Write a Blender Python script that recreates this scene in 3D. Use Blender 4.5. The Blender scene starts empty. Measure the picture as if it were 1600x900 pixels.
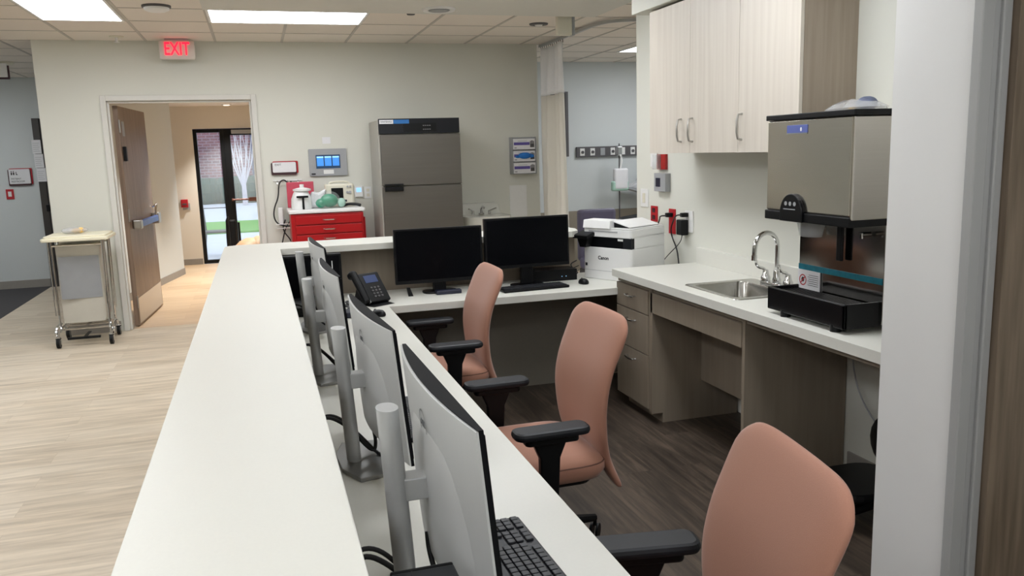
import bpy, bmesh, math, random
from math import sin, cos, pi, radians
from mathutils import Vector, Matrix
random.seed(7)
S = bpy.context.scene
COL = S.collection

# ------------------------------------------------------------------ camera
cam_d = bpy.data.cameras.new('camera'); cam = bpy.data.objects.new('camera', cam_d); COL.objects.link(cam)
yaw, pitch, roll = radians(16.8), radians(9.5), radians(-1.7)
fwd = Vector((sin(yaw)*cos(pitch), cos(yaw)*cos(pitch), -sin(pitch)))
r0 = Vector((cos(yaw), -sin(yaw), 0)); u0 = r0.cross(fwd)
rv = r0*cos(roll)+u0*sin(roll); uv = u0*cos(roll)-r0*sin(roll)
cam.matrix_world = Matrix(((rv.x, uv.x, -fwd.x, 0), (rv.y, uv.y, -fwd.y, 0), (rv.z, uv.z, -fwd.z, 1.62), (0, 0, 0, 1)))
cam_d.lens = 1290/1600*36; cam_d.sensor_width = 36; cam_d.clip_start = 0.02
S.camera = cam
# ------------------------------------------------------------------ world, exposure
W = bpy.data.worlds.new('sky'); S.world = W; W.use_nodes = True
bg = W.node_tree.nodes['Background']; bg.inputs[0].default_value = (0.72, 0.84, 1.0, 1); bg.inputs[1].default_value = 2.2
S.view_settings.view_transform = 'Standard'; S.view_settings.look = 'None'
S.view_settings.exposure = 0.0; S.view_settings.gamma = 1; S.view_settings.use_curve_mapping = False
PANEL_E = 12.8        # emission of the ceiling light panels
DOWN_W = 10          # watts of the recessed downlights

# ------------------------------------------------------------------ materials
def lin(c):
    return tuple(((v/255)/12.92 if v <= 10 else (((v/255)+.055)/1.055)**2.4) for v in c)
def mat(name, c, rough=.5, metal=0, noise=0, nscale=60, bump=0, spec=None, emit=0, trans=0, alpha=1, sheen=0, coat=0, aniso=None, stretch=None, c2=None, world=False):
    m = bpy.data.materials.new(name); m.use_nodes = True; nt = m.node_tree; b = nt.nodes['Principled BSDF']
    col = lin(c)+(1,)
    b.inputs['Base Color'].default_value = col; b.inputs['Roughness'].default_value = rough; b.inputs['Metallic'].default_value = metal
    if spec is not None: b.inputs['Specular IOR Level'].default_value = spec
    if emit: b.inputs['Emission Color'].default_value = col; b.inputs['Emission Strength'].default_value = emit
    if trans: b.inputs['Transmission Weight'].default_value = trans
    if alpha < 1: b.inputs['Alpha'].default_value = alpha
    if sheen: b.inputs['Sheen Weight'].default_value = sheen; b.inputs['Sheen Roughness'].default_value = .4
    if coat: b.inputs['Coat Weight'].default_value = coat
    if noise or bump:
        if world: g = nt.nodes.new('ShaderNodeNewGeometry'); src = g.outputs['Position']
        else: g = nt.nodes.new('ShaderNodeTexCoord'); src = g.outputs['Object']
        mp = nt.nodes.new('ShaderNodeMapping'); nt.links.new(src, mp.inputs['Vector'])
        if stretch: mp.inputs['Scale'].default_value = stretch
        n = nt.nodes.new('ShaderNodeTexNoise'); n.inputs['Scale'].default_value = nscale; n.inputs['Detail'].default_value = 4
        nt.links.new(mp.outputs[0], n.inputs['Vector'])
        if noise:
            mx = nt.nodes.new('ShaderNodeMix'); mx.data_type = 'RGBA'
            rp = nt.nodes.new('ShaderNodeMapRange'); rp.inputs[1].default_value = .3; rp.inputs[2].default_value = .7
            nt.links.new(n.outputs['Fac'], rp.inputs[0]); nt.links.new(rp.outputs[0], mx.inputs[0])
            d = lin(c2) if c2 else tuple(v*(1-noise) for v in col[:3])
            mx.inputs[6].default_value = col; mx.inputs[7].default_value = tuple(d)+(1,)
            nt.links.new(mx.outputs[2], b.inputs['Base Color'])
        if bump:
            bp = nt.nodes.new('ShaderNodeBump'); bp.inputs['Strength'].default_value = bump; bp.inputs['Distance'].default_value = .002
            nt.links.new(n.outputs['Fac'], bp.inputs['Height']); nt.links.new(bp.outputs[0], b.inputs['Normal'])
    return m
def plank(name, ca, cb, cc, along='x', pw=.18, pl=1.2, rough=.42):
    m = bpy.data.materials.new(name); m.use_nodes = True; nt = m.node_tree; b = nt.nodes['Principled BSDF']
    N = nt.nodes.new; L = nt.links.new
    g = N('ShaderNodeNewGeometry'); mp = N('ShaderNodeMapping'); L(g.outputs['Position'], mp.inputs['Vector'])
    if along == 'y': mp.inputs['Rotation'].default_value = (0, 0, pi/2)
    br = N('ShaderNodeTexBrick'); br.offset = .37; br.inputs['Scale'].default_value = 1; br.inputs['Brick Width'].default_value = pl; br.inputs['Row Height'].default_value = pw
    br.inputs['Mortar Size'].default_value = .0012; br.inputs['Bias'].default_value = 0
    br.inputs['Color1'].default_value = (.25, .25, .25, 1); br.inputs['Color2'].default_value = (.75, .75, .75, 1); br.inputs['Mortar'].default_value = (.0, .0, .0, 1)
    L(mp.outputs[0], br.inputs['Vector'])
    m2 = N('ShaderNodeMapping'); m2.inputs['Scale'].default_value = (1.3, 15, 1); L(mp.outputs[0], m2.inputs['Vector'])
    n = N('ShaderNodeTexNoise'); n.inputs['Scale'].default_value = 1.6; n.inputs['Detail'].default_value = 8; n.inputs['Roughness'].default_value = .62; n.inputs['Distortion'].default_value = .6
    ad = N('ShaderNodeVectorMath'); ad.operation = 'ADD'; L(m2.outputs[0], ad.inputs[0]); 
    sc = N('ShaderNodeVectorMath'); sc.operation = 'SCALE'; sc.inputs['Scale'].default_value = 9; L(br.outputs['Color'], sc.inputs[0]); L(sc.outputs[0], ad.inputs[1]); L(ad.outputs[0], n.inputs['Vector'])
    rp = N('ShaderNodeValToRGB'); e = rp.color_ramp.elements; e[0].position = .32; e[0].color = lin(cc)+(1,); e[1].position = .68; e[1].color = lin(ca)+(1,); x = e.new(.5); x.color = lin(cb)+(1,)
    L(n.outputs['Fac'], rp.inputs[0])
    mx = N('ShaderNodeMix'); mx.data_type = 'RGBA'; mx.blend_type = 'SOFT_LIGHT'; mx.inputs[0].default_value = .35
    L(rp.outputs[0], mx.inputs[6]); L(br.outputs['Color'], mx.inputs[7]); L(mx.outputs[2], b.inputs['Base Color'])
    b.inputs['Roughness'].default_value = rough
    return m
def wood(name, ca, cb, axis='z', rough=.45, scale=3.0, fine=45):
    m = bpy.data.materials.new(name); m.use_nodes = True; nt = m.node_tree; b = nt.nodes['Principled BSDF']; N = nt.nodes.new; L = nt.links.new
    g = N('ShaderNodeNewGeometry'); mp = N('ShaderNodeMapping'); L(g.outputs['Position'], mp.inputs['Vector'])
    s = [fine]*3; s['xyz'.index(axis)] = scale; mp.inputs['Scale'].default_value = s
    n = N('ShaderNodeTexNoise'); n.inputs['Scale'].default_value = 1; n.inputs['Detail'].default_value = 5; L(mp.outputs[0], n.inputs['Vector'])
    rp = N('ShaderNodeValToRGB'); e = rp.color_ramp.elements; e[0].position = .35; e[0].color = lin(cb)+(1,); e[1].position = .65; e[1].color = lin(ca)+(1,)
    L(n.outputs['Fac'], rp.inputs[0]); L(rp.outputs[0], b.inputs['Base Color']); b.inputs['Roughness'].default_value = rough
    return m
M = {}
M['wall'] = mat('wall_paint', (216, 216, 206), .75, bump=.12, nscale=180, world=True)
M['wall_cool'] = mat('wall_paint_cool', (205, 210, 210), .75, bump=.12, nscale=180, world=True)
M['wall_stub'] = mat('wall_paint_white', (232, 231, 228), .6, noise=.035, nscale=2.2, bump=.1, world=True)
M['wall_warm'] = mat('wall_paint_warm', (222, 215, 203), .8, bump=.1, nscale=180, world=True)
M['base'] = mat('rubber_base', (150, 145, 138), .6, noise=.05, nscale=40)
M['tile'] = mat('ceiling_tile', (234, 226, 216), .95, noise=.06, nscale=150, bump=.3, world=True)
M['grid'] = mat('ceiling_grid_metal', (190, 184, 176), .6, noise=.02)
M['gyp'] = mat('gypsum_ceiling', (216, 215, 208), .85, noise=.02, nscale=20, world=True)
M['floor_l'] = plank('vinyl_plank_light', (226, 212, 190), (208, 194, 172), (186, 172, 150), 'x')
M['floor_d'] = plank('vinyl_plank_dark', (98, 84, 72), (70, 60, 51), (46, 38, 32), 'y', pw=.15)
M['floor_v'] = plank('vestibule_tile_floor', (214, 186, 152), (205, 176, 142), (192, 164, 130), 'x', pw=.3, pl=.6)
M['carpet'] = mat('dark_carpet', (74, 72, 74), .95, noise=.25, nscale=300, bump=.3)
M['solid'] = mat('solid_surface_white', (219, 218, 209), .38, noise=.02, nscale=160)
M['lam'] = wood('greige_laminate', (142, 130, 114), (134, 122, 107), 'z', .5, 2, 30)
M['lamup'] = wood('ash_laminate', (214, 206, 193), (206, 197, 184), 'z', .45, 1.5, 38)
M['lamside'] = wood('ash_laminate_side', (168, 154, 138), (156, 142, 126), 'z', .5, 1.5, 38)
M['doorwood'] = wood('door_veneer', (140, 118, 100), (116, 96, 80), 'z', .4, 2, 40)
M['doorwood2'] = wood('door_veneer_grey', (134, 118, 100), (104, 90, 74), 'z', .45, 2, 30)
M['frame_w'] = mat('painted_steel_frame', (214, 212, 205), .4, noise=.02, nscale=30)
M['frame_g'] = mat('grey_steel_frame', (170, 170, 168), .4, noise=.03, nscale=8)
M['black'] = mat('black_plastic', (11, 12, 14), .4, spec=.25, bump=.05, nscale=400)
M['blackgl'] = mat('black_gloss', (5, 6, 9), .3, spec=.3, noise=.02)
M['screen'] = mat('dark_screen', (4, 5, 9), .25, spec=.12, noise=.02)
M['charcoal'] = mat('charcoal_plastic', (28, 30, 34), .42, spec=.25, bump=.05, nscale=400)
M['armrest'] = mat('armrest_rubber', (24, 26, 30), .48, spec=.3, bump=.08, nscale=300)
M['silver'] = mat('silver_plastic', (176, 177, 176), .38, metal=.25, noise=.03, nscale=12)
M['silverd'] = mat('silver_metal', (150, 150, 148), .35, metal=.7, noise=.04, nscale=15)
M['monback'] = mat('monitor_shell_white', (190, 191, 189), .4, noise=.02, nscale=10)
M['logo'] = mat('logo_grey', (112, 114, 116), .35, metal=.3, noise=.02)
M['chrome'] = mat('chrome', (215, 215, 215), .08, metal=1, noise=.02)
M['nickel'] = mat('brushed_nickel', (190, 188, 184), .28, metal=1, noise=.05, stretch=(1, 1, 20))
M['steel'] = mat('brushed_stainless', (198, 193, 184), .2, metal=1, noise=.04, nscale=3, stretch=(1, 1, 60))
M['steelm'] = mat('mirror_stainless', (170, 168, 164), .12, metal=1, noise=.05, nscale=3)
M['steels'] = mat('sink_stainless', (176, 174, 168), .24, metal=1, noise=.05, nscale=10)
M['warm_st'] = mat('warmer_cabinet_steel', (114, 110, 103), .42, metal=.75, noise=.06, nscale=2, stretch=(1, 1, 30))
M['warm_side'] = mat('warmer_cabinet_side', (176, 173, 164), .5, metal=.35, noise=.04, nscale=3)
M['fabric'] = mat('coral_upholstery', (168, 120, 99), .82, noise=.07, nscale=500, bump=.2, sheen=.25)
M['fabseam'] = mat('coral_piping', (108, 74, 62), .85, noise=.07, nscale=500)
M['red'] = mat('cart_red_enamel', (168, 5, 14), .35, noise=.02)
M['redp'] = mat('red_plastic', (178, 24, 36), .45, noise=.02)
M['redg'] = mat('device_red_glossy', (168, 30, 26), .25, noise=.03)
M['white'] = mat('white_plastic', (232, 232, 230), .4, noise=.015)
M['cream'] = mat('cream_plastic', (238, 232, 206), .5, noise=.03)
M['offwhite'] = mat('offwhite_device', (222, 218, 200), .45, noise=.02)
M['porc'] = mat('white_porcelain', (226, 226, 218), .15, noise=.01, coat=.3)
M['grey'] = mat('grey_plastic', (160, 162, 164), .45, noise=.02)
M['dgrey'] = mat('dark_grey', (84, 82, 84), .5, noise=.04)
M['bagg'] = mat('grey_fabric_bag', (148, 150, 152), .8, noise=.08, nscale=8, bump=.3)
M['bagg2'] = mat('beige_liner', (190, 186, 174), .8, noise=.06, nscale=8)
M['cord'] = mat('black_cord', (16, 16, 18), .5, noise=.02)
M['curt'] = mat('curtain_beige', (228, 224, 212), .9, noise=.05, nscale=300, bump=.2)
M['mesh'] = mat('curtain_mesh', (246, 246, 246), .9, noise=.1, nscale=300, alpha=.8)
M['panel'] = mat('light_panel', (246, 249, 254), .5, emit=PANEL_E)
M['panelo'] = mat('downlight_lens', (255, 240, 214), .5, emit=6)
M['exitred'] = mat('exit_letters', (255, 20, 50), .5, emit=2.2)
M['exitw'] = mat('exit_housing', (214, 208, 200), .5, noise=.02)
M['lcd'] = mat('lcd_blue', (60, 130, 210), .4, emit=.8)
M['lcdd'] = mat('lcd_dark_blue', (30, 60, 90), .4, emit=.4)
M['lcdl'] = mat('lcd_pale', (150, 205, 250), .4, emit=.8)
M['phonelcd'] = mat('phone_lcd', (44, 58, 96), .3, emit=.25)
M['navy'] = mat('navy_plastic', (26, 30, 50), .4, noise=.02)
M['blueb'] = mat('blue_badge', (86, 98, 158), .35, noise=.02)
M['teal'] = mat('teal_tape', (16, 120, 140), .4, noise=.3, nscale=40)
M['green'] = mat('green_resuscitator', (10, 140, 104), .3, noise=.1, nscale=10, coat=.3)
M['pgreen'] = mat('pale_green_plastic', (170, 205, 190), .4, noise=.05)
M['clear'] = mat('clear_plastic', (235, 238, 240), .12, alpha=.35, noise=.02)
M['film'] = mat('thin_film', (235, 240, 240), .12, alpha=.13, noise=.02)
M['bagclear'] = mat('clear_bag_film', (235, 236, 238), .2, alpha=.4, noise=.2, nscale=20, bump=.5)
M['glass'] = mat('pane_glass', (225, 235, 240), .02, alpha=.12, noise=.01, spec=.5)
M['paper'] = mat('paper', (228, 228, 230), .8, noise=.02)
M['ink'] = mat('print_ink', (40, 40, 44), .7, noise=.02)
M['purple'] = mat('purple_print', (96, 84, 158), .6, noise=.05)
M['glove'] = mat('blue_glove', (30, 118, 205), .6, noise=.1, nscale=30)
M['bluet'] = mat('blue_label', (40, 110, 178), .5, noise=.05)
M['chairpurp'] = mat('recliner_vinyl', (98, 94, 118), .5, noise=.04)
M['wains'] = mat('wainscot_tan', (142, 134, 120), .6, noise=.05)
M['plum'] = mat('dark_plum_frame', (60, 28, 34), .5, noise=.03)
M['bluewrap'] = mat('blue_protective_film', (88, 120, 190), .35, noise=.15, nscale=30)
M['tan'] = mat('tan_wrap', (196, 160, 124), .5, noise=.2, nscale=12, bump=.6)
M['brownbar'] = mat('bronze_push_bar', (96, 60, 48), .4, metal=.4, noise=.03)
M['monframe'] = mat('monitor_frame_black', (17, 18, 20), .6, spec=.08, noise=.03)
M['key'] = mat('key_plastic', (34, 36, 41), .5, noise=.02)
M['yellowish'] = mat('amber_bulb', (240, 200, 120), .4, noise=.02)
M['pave'] = mat('concrete_pavement', (200, 204, 210), .85, noise=.06, nscale=3)
M['grass'] = mat('grass_strip', (120, 176, 92), .9, noise=.3, nscale=30)
M['hedge'] = mat('hedge_leaves', (66, 92, 80), .9, noise=.5, nscale=25, bump=1)
M['treeb'] = mat('bare_tree_bark', (196, 190, 196), .8, noise=.2, nscale=20)
M['winext'] = mat('dark_window_glass', (78, 84, 110), .3, noise=.05)
def brick():
    m = bpy.data.materials.new('red_brick'); m.use_nodes = True; nt = m.node_tree; b = nt.nodes['Principled BSDF']; N = nt.nodes.new; L = nt.links.new
    g = N('ShaderNodeNewGeometry'); mp = N('ShaderNodeMapping'); mp.inputs['Rotation'].default_value = (pi/2, 0, 0); L(g.outputs['Position'], mp.inputs['Vector'])
    br = N('ShaderNodeTexBrick'); br.inputs['Scale'].default_value = 1; br.inputs['Brick Width'].default_value = .3; br.inputs['Row Height'].default_value = .11; br.inputs['Mortar Size'].default_value = .012
    br.inputs['Color1'].default_value = lin((134, 84, 92))+(1,); br.inputs['Color2'].default_value = lin((100, 60, 72))+(1,); br.inputs['Mortar'].default_value = lin((150, 136, 146))+(1,)
    L(mp.outputs[0], br.inputs['Vector']); L(br.outputs['Color'], b.inputs['Base Color']); b.inputs['Roughness'].default_value = .9
    return m
M['brick'] = brick()

# ------------------------------------------------------------------ mesh helpers
class MB:
    def __init__(s): s.v = []; s.f = []
    def add(s, vs, fs):
        n = len(s.v); s.v += [tuple(v) for v in vs]; s.f += [tuple(i+n for i in f) for f in fs]; return s
    def box(s, x0, x1, y0, y1, z0, z1, T=None):
        x0, x1 = min(x0, x1), max(x0, x1); y0, y1 = min(y0, y1), max(y0, y1); z0, z1 = min(z0, z1), max(z0, z1)
        vs = [(x, y, z) for z in (z0, z1) for y in (y0, y1) for x in (x0, x1)]
        if T: vs = [T @ Vector(v) for v in vs]
        return s.add(vs, [(0, 2, 3, 1), (4, 5, 7, 6), (0, 1, 5, 4), (2, 6, 7, 3), (0, 4, 6, 2), (1, 3, 7, 5)])
    def prism(s, pts, a, b, ax='z'):      # pts 2D polygon (ccw), extruded from a to b along ax
        n = len(pts)
        def P(p, t):
            return {'z': (p[0], p[1], t), 'y': (p[0], t, p[1]), 'x': (t, p[0], p[1])}[ax]
        vs = [P(p, a) for p in pts]+[P(p, b) for p in pts]
        return s.add(vs, [tuple(range(n-1, -1, -1)), tuple(range(n, 2*n))]+[(i, (i+1) % n, n+(i+1) % n, n+i) for i in range(n)])
    def rings(s, R, cap=True, closed=True):
        n = len(R[0]); vs = [p for r in R for p in r]; fs = []
        for k in range(len(R)-1):
            for i in range(n if closed else n-1):
                j = (i+1) % n; fs.append((k*n+i, k*n+j, (k+1)*n+j, (k+1)*n+i))
        if cap: fs += [tuple(range(n-1, -1, -1)), tuple((len(R)-1)*n+i for i in range(n))]
        return s.add(vs, fs)
    def cyl(s, a, b, r, r2=None, n=20):
        a, b = Vector(a), Vector(b); r2 = r if r2 is None else r2
        d = (b-a).normalized(); u = d.orthogonal().normalized(); w = d.cross(u)
        R = [[c+(u*cos(t)+w*sin(t))*q for t in [2*pi*i/n for i in range(n)]] for c, q in ((a, r), (b, r2))]
        return s.rings(R)
    def tube(s, pts, r, n=8, smooth=0):
        P = [Vector(p) for p in pts]
        for _ in range(smooth):
            Q = [P[0]]
            for a, b in zip(P, P[1:]): Q += [a*.75+b*.25, a*.25+b*.75]
            P = Q+[P[-1]]
        R = []; prev = None
        for i, p in enumerate(P):
            d = (P[min(i+1, len(P)-1)]-P[max(i-1, 0)]).normalized()
            u = prev-d*prev.dot(d) if prev else d.orthogonal()
            if u.length < 1e-6: u = d.orthogonal()
            u.normalize(); prev = u; w = d.cross(u)
            rr = r[min(i, len(r)-1)] if isinstance(r, (list, tuple)) else r
            R.append([p+(u*cos(t)+w*sin(t))*rr for t in [2*pi*k/n for k in range(n)]])
        return s.rings(R)
    def slab(s, cx, cy, w, d, z0, z1, r=.02, e=.006, n=6, T=None):   # rounded rectangle slab, soft edges
        def out(ins, z):
            W2, D2, rr = w/2-ins, d/2-ins, max(r-ins, .0005); o = []
            for qx, qy, a0 in ((1, 1, 0), (-1, 1, pi/2), (-1, -1, pi), (1, -1, 3*pi/2)):
                for k in range(n+1):
                    a = a0+k*pi/2/n; p = Vector((cx+qx*(W2-rr)+rr*cos(a), cy+qy*(D2-rr)+rr*sin(a), z)); o.append(T @ p if T else p)
            return o
        L = [(e, z0), (e*.3, z0+e*.3), (0, z0+e), (0, z1-e), (e*.3, z1-e*.3), (e, z1)]
        return s.rings([out(i, z) for i, z in L])
    def sph(s, c, rx, ry, rz, n=16, m=10):
        R = []
        for j in range(1, m):
            t = pi*j/m; R.append([(c[0]+rx*sin(t)*cos(2*pi*i/n), c[1]+ry*sin(t)*sin(2*pi*i/n), c[2]-rz*cos(t)) for i in range(n)])
        return s.rings(R)
    def lathe(s, prof, cx, cy, n=24):
        return s.rings([[(cx+r*cos(2*pi*i/n), cy+r*sin(2*pi*i/n), z) for i in range(n)] for r, z in prof])
def obj(name, mb, m, parent=None, bevel=0, smooth=False, loc=None, sub=0):
    me = bpy.data.meshes.new(name); me.from_pydata(mb.v, [], mb.f); me.update()
    b = bmesh.new(); b.from_mesh(me); bmesh.ops.recalc_face_normals(b, faces=b.faces); b.to_mesh(me); b.free()
    me.materials.append(M[m] if isinstance(m, str) else m)
    o = bpy.data.objects.new(name, me); COL.objects.link(o)
    if parent: o.parent = parent
    if loc: o.location = loc
    if smooth:
        for p in me.polygons: p.use_smooth = True
        if smooth != 2:
            md = o.modifiers.new('es', 'EDGE_SPLIT'); md.split_angle = radians(38)
    if bevel:
        md = o.modifiers.new('bv', 'BEVEL'); md.width = bevel; md.segments = 2; md.limit_method = 'ANGLE'; md.angle_limit = radians(40)
    if sub:
        md = o.modifiers.new('ss', 'SUBSURF'); md.levels = sub; md.render_levels = sub
    return o
def tag(o, label, cat, group=None, kind=None):
    o['label'] = label; o['category'] = cat
    if group: o['group'] = group
    if kind: o['kind'] = kind
    return o
def thing(name, label, cat, loc=(0, 0, 0), rz=0, group=None):
    o = bpy.data.objects.new(name, None); COL.objects.link(o); o.location = loc; o.rotation_euler = (0, 0, rz); o.empty_display_size = .1
    return tag(o, label, cat, group)
def struct(name, mb, m, parent=None, bevel=0):
    o = obj(name, mb, m, parent, bevel)
    if not parent: o['kind'] = 'structure'
    return o
def text(name, body, size, m, parent, loc, rot, ext=.0006, align='CENTER', sx=1, bold=0):
    c = bpy.data.curves.new(name, 'FONT'); c.body = body; c.size = size; c.extrude = ext; c.align_x = align; c.align_y = 'CENTER'; c.offset = bold
    t = bpy.data.objects.new(name, c); COL.objects.link(t)
    dg = bpy.context.evaluated_depsgraph_get(); me = bpy.data.meshes.new_from_object(t.evaluated_get(dg))
    bpy.data.objects.remove(t); me.materials.clear(); me.materials.append(M[m]); me.name = name
    o = bpy.data.objects.new(name, me); COL.objects.link(o); o.parent = parent; o.location = loc; o.rotation_euler = rot; o.scale = (sx, 1, 1)
    return o
def children(o): return [c for c in bpy.data.objects if c.parent == o]
def copy_tree(o, loc=None, rz=None, label=None, parent=None):
    c = o.copy(); COL.objects.link(c); c.parent = parent
    if loc is not None: c.location = loc
    if rz is not None: c.rotation_euler = (0, 0, rz)
    if label: c['label'] = label
    for ch in children(o): copy_tree(ch, parent=c)
    return c
FACE_Y = (pi/2, 0, 0)          # text on a face looking towards -Y
FACE_X = (pi/2, 0, -pi/2)      # text on a face looking towards -X

# ================================================================== STRUCTURE
CZ = 2.72; WY = 8.6
struct('floor', MB().box(-2.73, -.04, -3.0, 8.66, -.1, 0).box(-2.73, -1.85, 8.66, 12.25, -.1, 0).box(-.04, 6.6, 5.35, 10.3, -.1, 0), 'floor_l')
struct('trim_1', MB().box(-.04, 2.84, 1.95, 5.35, -.1, 0).box(-.04, 3.5, -3.0, 1.95, -.1, 0), 'floor_d')
struct('trim_2', MB().box(-5.0, -2.73, -3.0, 12.25, -.1, .002), 'carpet')
struct('trim_3', MB().box(-1.85, 1.3, 8.66, 13.65, -.1, .0), 'floor_v')
# exit wall with its door opening
struct('wall_back', MB().box(-1.85, -1.287, WY, WY+.12, 0, CZ).box(.004, 2.95, WY, WY+.12, 0, CZ).box(-1.287, .004, WY, WY+.12, 2.18, CZ), 'wall')
struct('wall_hall', MB().box(-5.0, -1.85, 12.25, 12.37, 0, CZ).box(-1.85, -1.73, WY+.12, 12.25, 0, CZ), 'wall_cool')
struct('wall_left', MB().box(-5.12, -5.0, -3, 12.37, 0, CZ), 'wall')
struct('wall_front', MB().box(-5.0, 3.5, -3.12, -3, 0, CZ), 'wall')
struct('wall_right', MB().box(2.7, 2.84, 2.27, 5.65, 0, CZ), 'wall', bevel=.004)
struct('wall_stub', MB().box(2.0, 2.84, 1.95, 2.27, 0, CZ).box(2.84, 3.5, 1.97, 2.09, 0, CZ).box(2.10, 3.1, 1.95, 1.99, 2.2, CZ).box(3.1, 3.5, 1.95, 1.99, 0, CZ), 'wall_stub')
struct('wall_side', MB().box(3.4, 3.52, -3.0, 1.95, 0, CZ), 'wall')
struct('wall_bay', MB().box(2.83, 2.95, WY+.12, 10.3, 0, CZ).box(2.83, 6.7, 10.3, 10.42, 0, CZ).box(6.6, 6.72, 5.5, 10.3, 0, CZ).box(2.84, 6.72, 5.5, 5.62, 0, CZ), 'wall_cool')
struct('trim_4', MB().box(2.95, 6.6, 10.285, 10.3, .0, .79), 'wains')
# vestibule
sl = MB(); sl.prism([(-1.72, 9.6), (-1.09, 12.6), (-1.24, 12.6), (-1.87, 9.6)], 0, 2.41)
struct('wall_vestibule_left', sl, 'wall_cool')
struct('wall_vestibule', MB().box(-1.85, -.887, 13.65, 13.77, 0, 2.41).box(.56, 1.3, 13.65, 13.77, 0, 2.41).box(-.887, .56, 13.65, 13.77, 2.075, 2.41).box(1.3, 1.42, WY+.12, 13.77, 0, 2.41).box(-1.97, -1.85, 12.6, 13.77, 0, 2.41), 'wall_warm')
struct('ceiling_vestibule', MB().box(-1.85, 1.42, WY+.12, 13.77, 2.41, 2.47), 'tile')
# ceilings
struct('ceiling', MB().box(-5.0, -.29, -3, 12.25, CZ, CZ+.05).box(-.29, 2.84, 6.75, WY, CZ, CZ+.05).box(2.84, 6.6, 5.62, 10.3, CZ, CZ+.05), 'tile')
struct('ceiling_gypsum', MB().box(-.29, 2.84, 1.95, 6.75, CZ-.012, CZ+.05).box(-.29, 3.5, -3, 1.95, CZ-.012, CZ+.05), 'gyp')
g = MB()
xs = [-.28+.61*k for k in range(-7, 12)]
for x in xs:
    if x < -.3: g.box(x-.012, x+.012, -3, 12.25 if x < -1.9 else WY, CZ-.004, CZ)
    elif x < 2.84: g.box(x-.012, x+.012, 6.76, WY, CZ-.004, CZ)
    else: g.box(x-.012, x+.012, 5.63, 10.3, CZ-.004, CZ)
for k in range(-17, 9):
    y = 7.40+.61*k
    g.box(-4.99, -.3, y-.007, y+.007, CZ-.003, CZ)
    if 6.76 < y < WY: g.box(-.3, 2.84, y-.007, y+.007, CZ-.003, CZ)
    if 5.63 < y < 10.3: g.box(2.84, 6.59, y-.007, y+.007, CZ-.003, CZ)
struct('trim_5', g, 'grid')
# soffit above the wall cabinets
struct('trim_6', MB().box(2.36, 2.7, 2.27, 5.0, 2.443, CZ-.012), 'wall')
# baseboards
struct('baseboard_back', MB().box(-1.85, -1.36, WY-.012, WY, 0, .1).box(.07, 2.95, WY-.012, WY, 0, .1), 'base')
struct('baseboard_hall', MB().box(-5.0, -2.74, 12.235, 12.25, 0, .105), 'base')
struct('baseboard_right', MB().box(2.688, 2.7, 2.27, 3.25, 0, .1), 'base')
struct('baseboard_vestibule', MB().box(-1.85, -.9, 13.638, 13.65, 0, .09).prism([(-1.66, 9.81), (-1.08, 12.6), (-1.09, 12.6), (-1.68, 9.81)], 0, .09), 'base')
# door frame of the exit door
fr = MB()
fr.box(-1.335, -1.285, WY-.02, WY+.14, 0, 2.225).box(.0, .05, WY-.02, WY+.14, 0, 2.225).box(-1.285, .0, WY-.02, WY+.14, 2.175, 2.225)
fr.box(-1.285, -1.265, WY+.02, WY+.07, 0, 2.155).box(-.02, .0, WY+.02, WY+.07, 0, 2.155).box(-1.285, .0, WY+.02, WY+.07, 2.155, 2.175)
struct('trim_7', fr, 'frame_w', bevel=.004)
# open wood door leaf
d1 = bpy.data.objects.new('door_1', None); COL.objects.link(d1); d1['kind'] = 'structure'; d1.location = (-1.26, 8.745, 0); d1.rotation_euler = (0, 0, radians(-4.5))
obj('door_leaf', MB().box(0, .045, 0, 1.2, .012, 2.14), 'doorwood', d1, .002)
obj('kick_plate', MB().box(.045, .048, .03, 1.17, .03, .28), 'nickel', d1)
for z in (.25, 1.1, 1.95): obj('hinge', MB().cyl((.05, -.008, z-.06), (.05, -.008, z+.06), .008).box(.0455, .048, .0, .04, z-.06, z+.06), 'nickel', d1)
pb = obj('push_bar', MB().slab(.095, .62, .05, .95, .97, 1.03, .01, .006), 'bluewrap', d1)
obj('end_cap', MB().box(.05, .125, .12, .22, .955, 1.045), 'nickel', pb, .01)
obj('end_cap', MB().box(.05, .125, 1.03, 1.15, .94, 1.06), 'nickel', pb, .01)
obj('lever_handle', MB().tube([(.05, 1.08, 1.12), (.1, 1.08, 1.14), (.12, 1.02, 1.17), (.12, .93, 1.12), (.12, .9, 1.04)], .011, smooth=2), 'chrome', d1, smooth=True)
obj('door_sticker', MB().box(.046, .047, .1, .2, 1.86, 2.0), 'grey', d1)
obj('wall_latch', MB().box(.046, .075, .05, .1, 1.62, 1.76), 'black', d1, .004)
# far hall door (dark)
d2 = struct('door_2', MB().box(-2.7, -1.86, 12.2, 12.25, 0, 2.19), 'dgrey')
struct('trim_8', MB().box(-2.72, -2.64, 12.17, 12.25, 0, 2.2), mat('dark_bronze_frame', (58, 54, 50), .5, noise=.03))
# right side: steel frame and grey wood door beside the camera
f2 = MB().box(1.985, 2.03, 1.915, 1.95, 0, 2.25).box(2.03, 2.105, 1.928, 1.95, 0, 2.25).box(2.058, 2.07, 1.915, 1.93, 0, 2.25)
struct('trim_9', f2, 'frame_g', bevel=.004)
d3 = bpy.data.objects.new('door_3', None); COL.objects.link(d3); d3['kind'] = 'structure'; d3.location = (2.107, 1.905, 0)
obj('door_leaf', MB().box(0, .95, 0, .043, .01, 2.19), 'doorwood2', d3, .002)
obj('lever_handle', MB().cyl((.88, 0, 1.0), (.88, -.05, 1.0), .012).cyl((.88, -.05, 1.0), (.77, -.05, 1.0), .01), 'nickel', d3)
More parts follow.
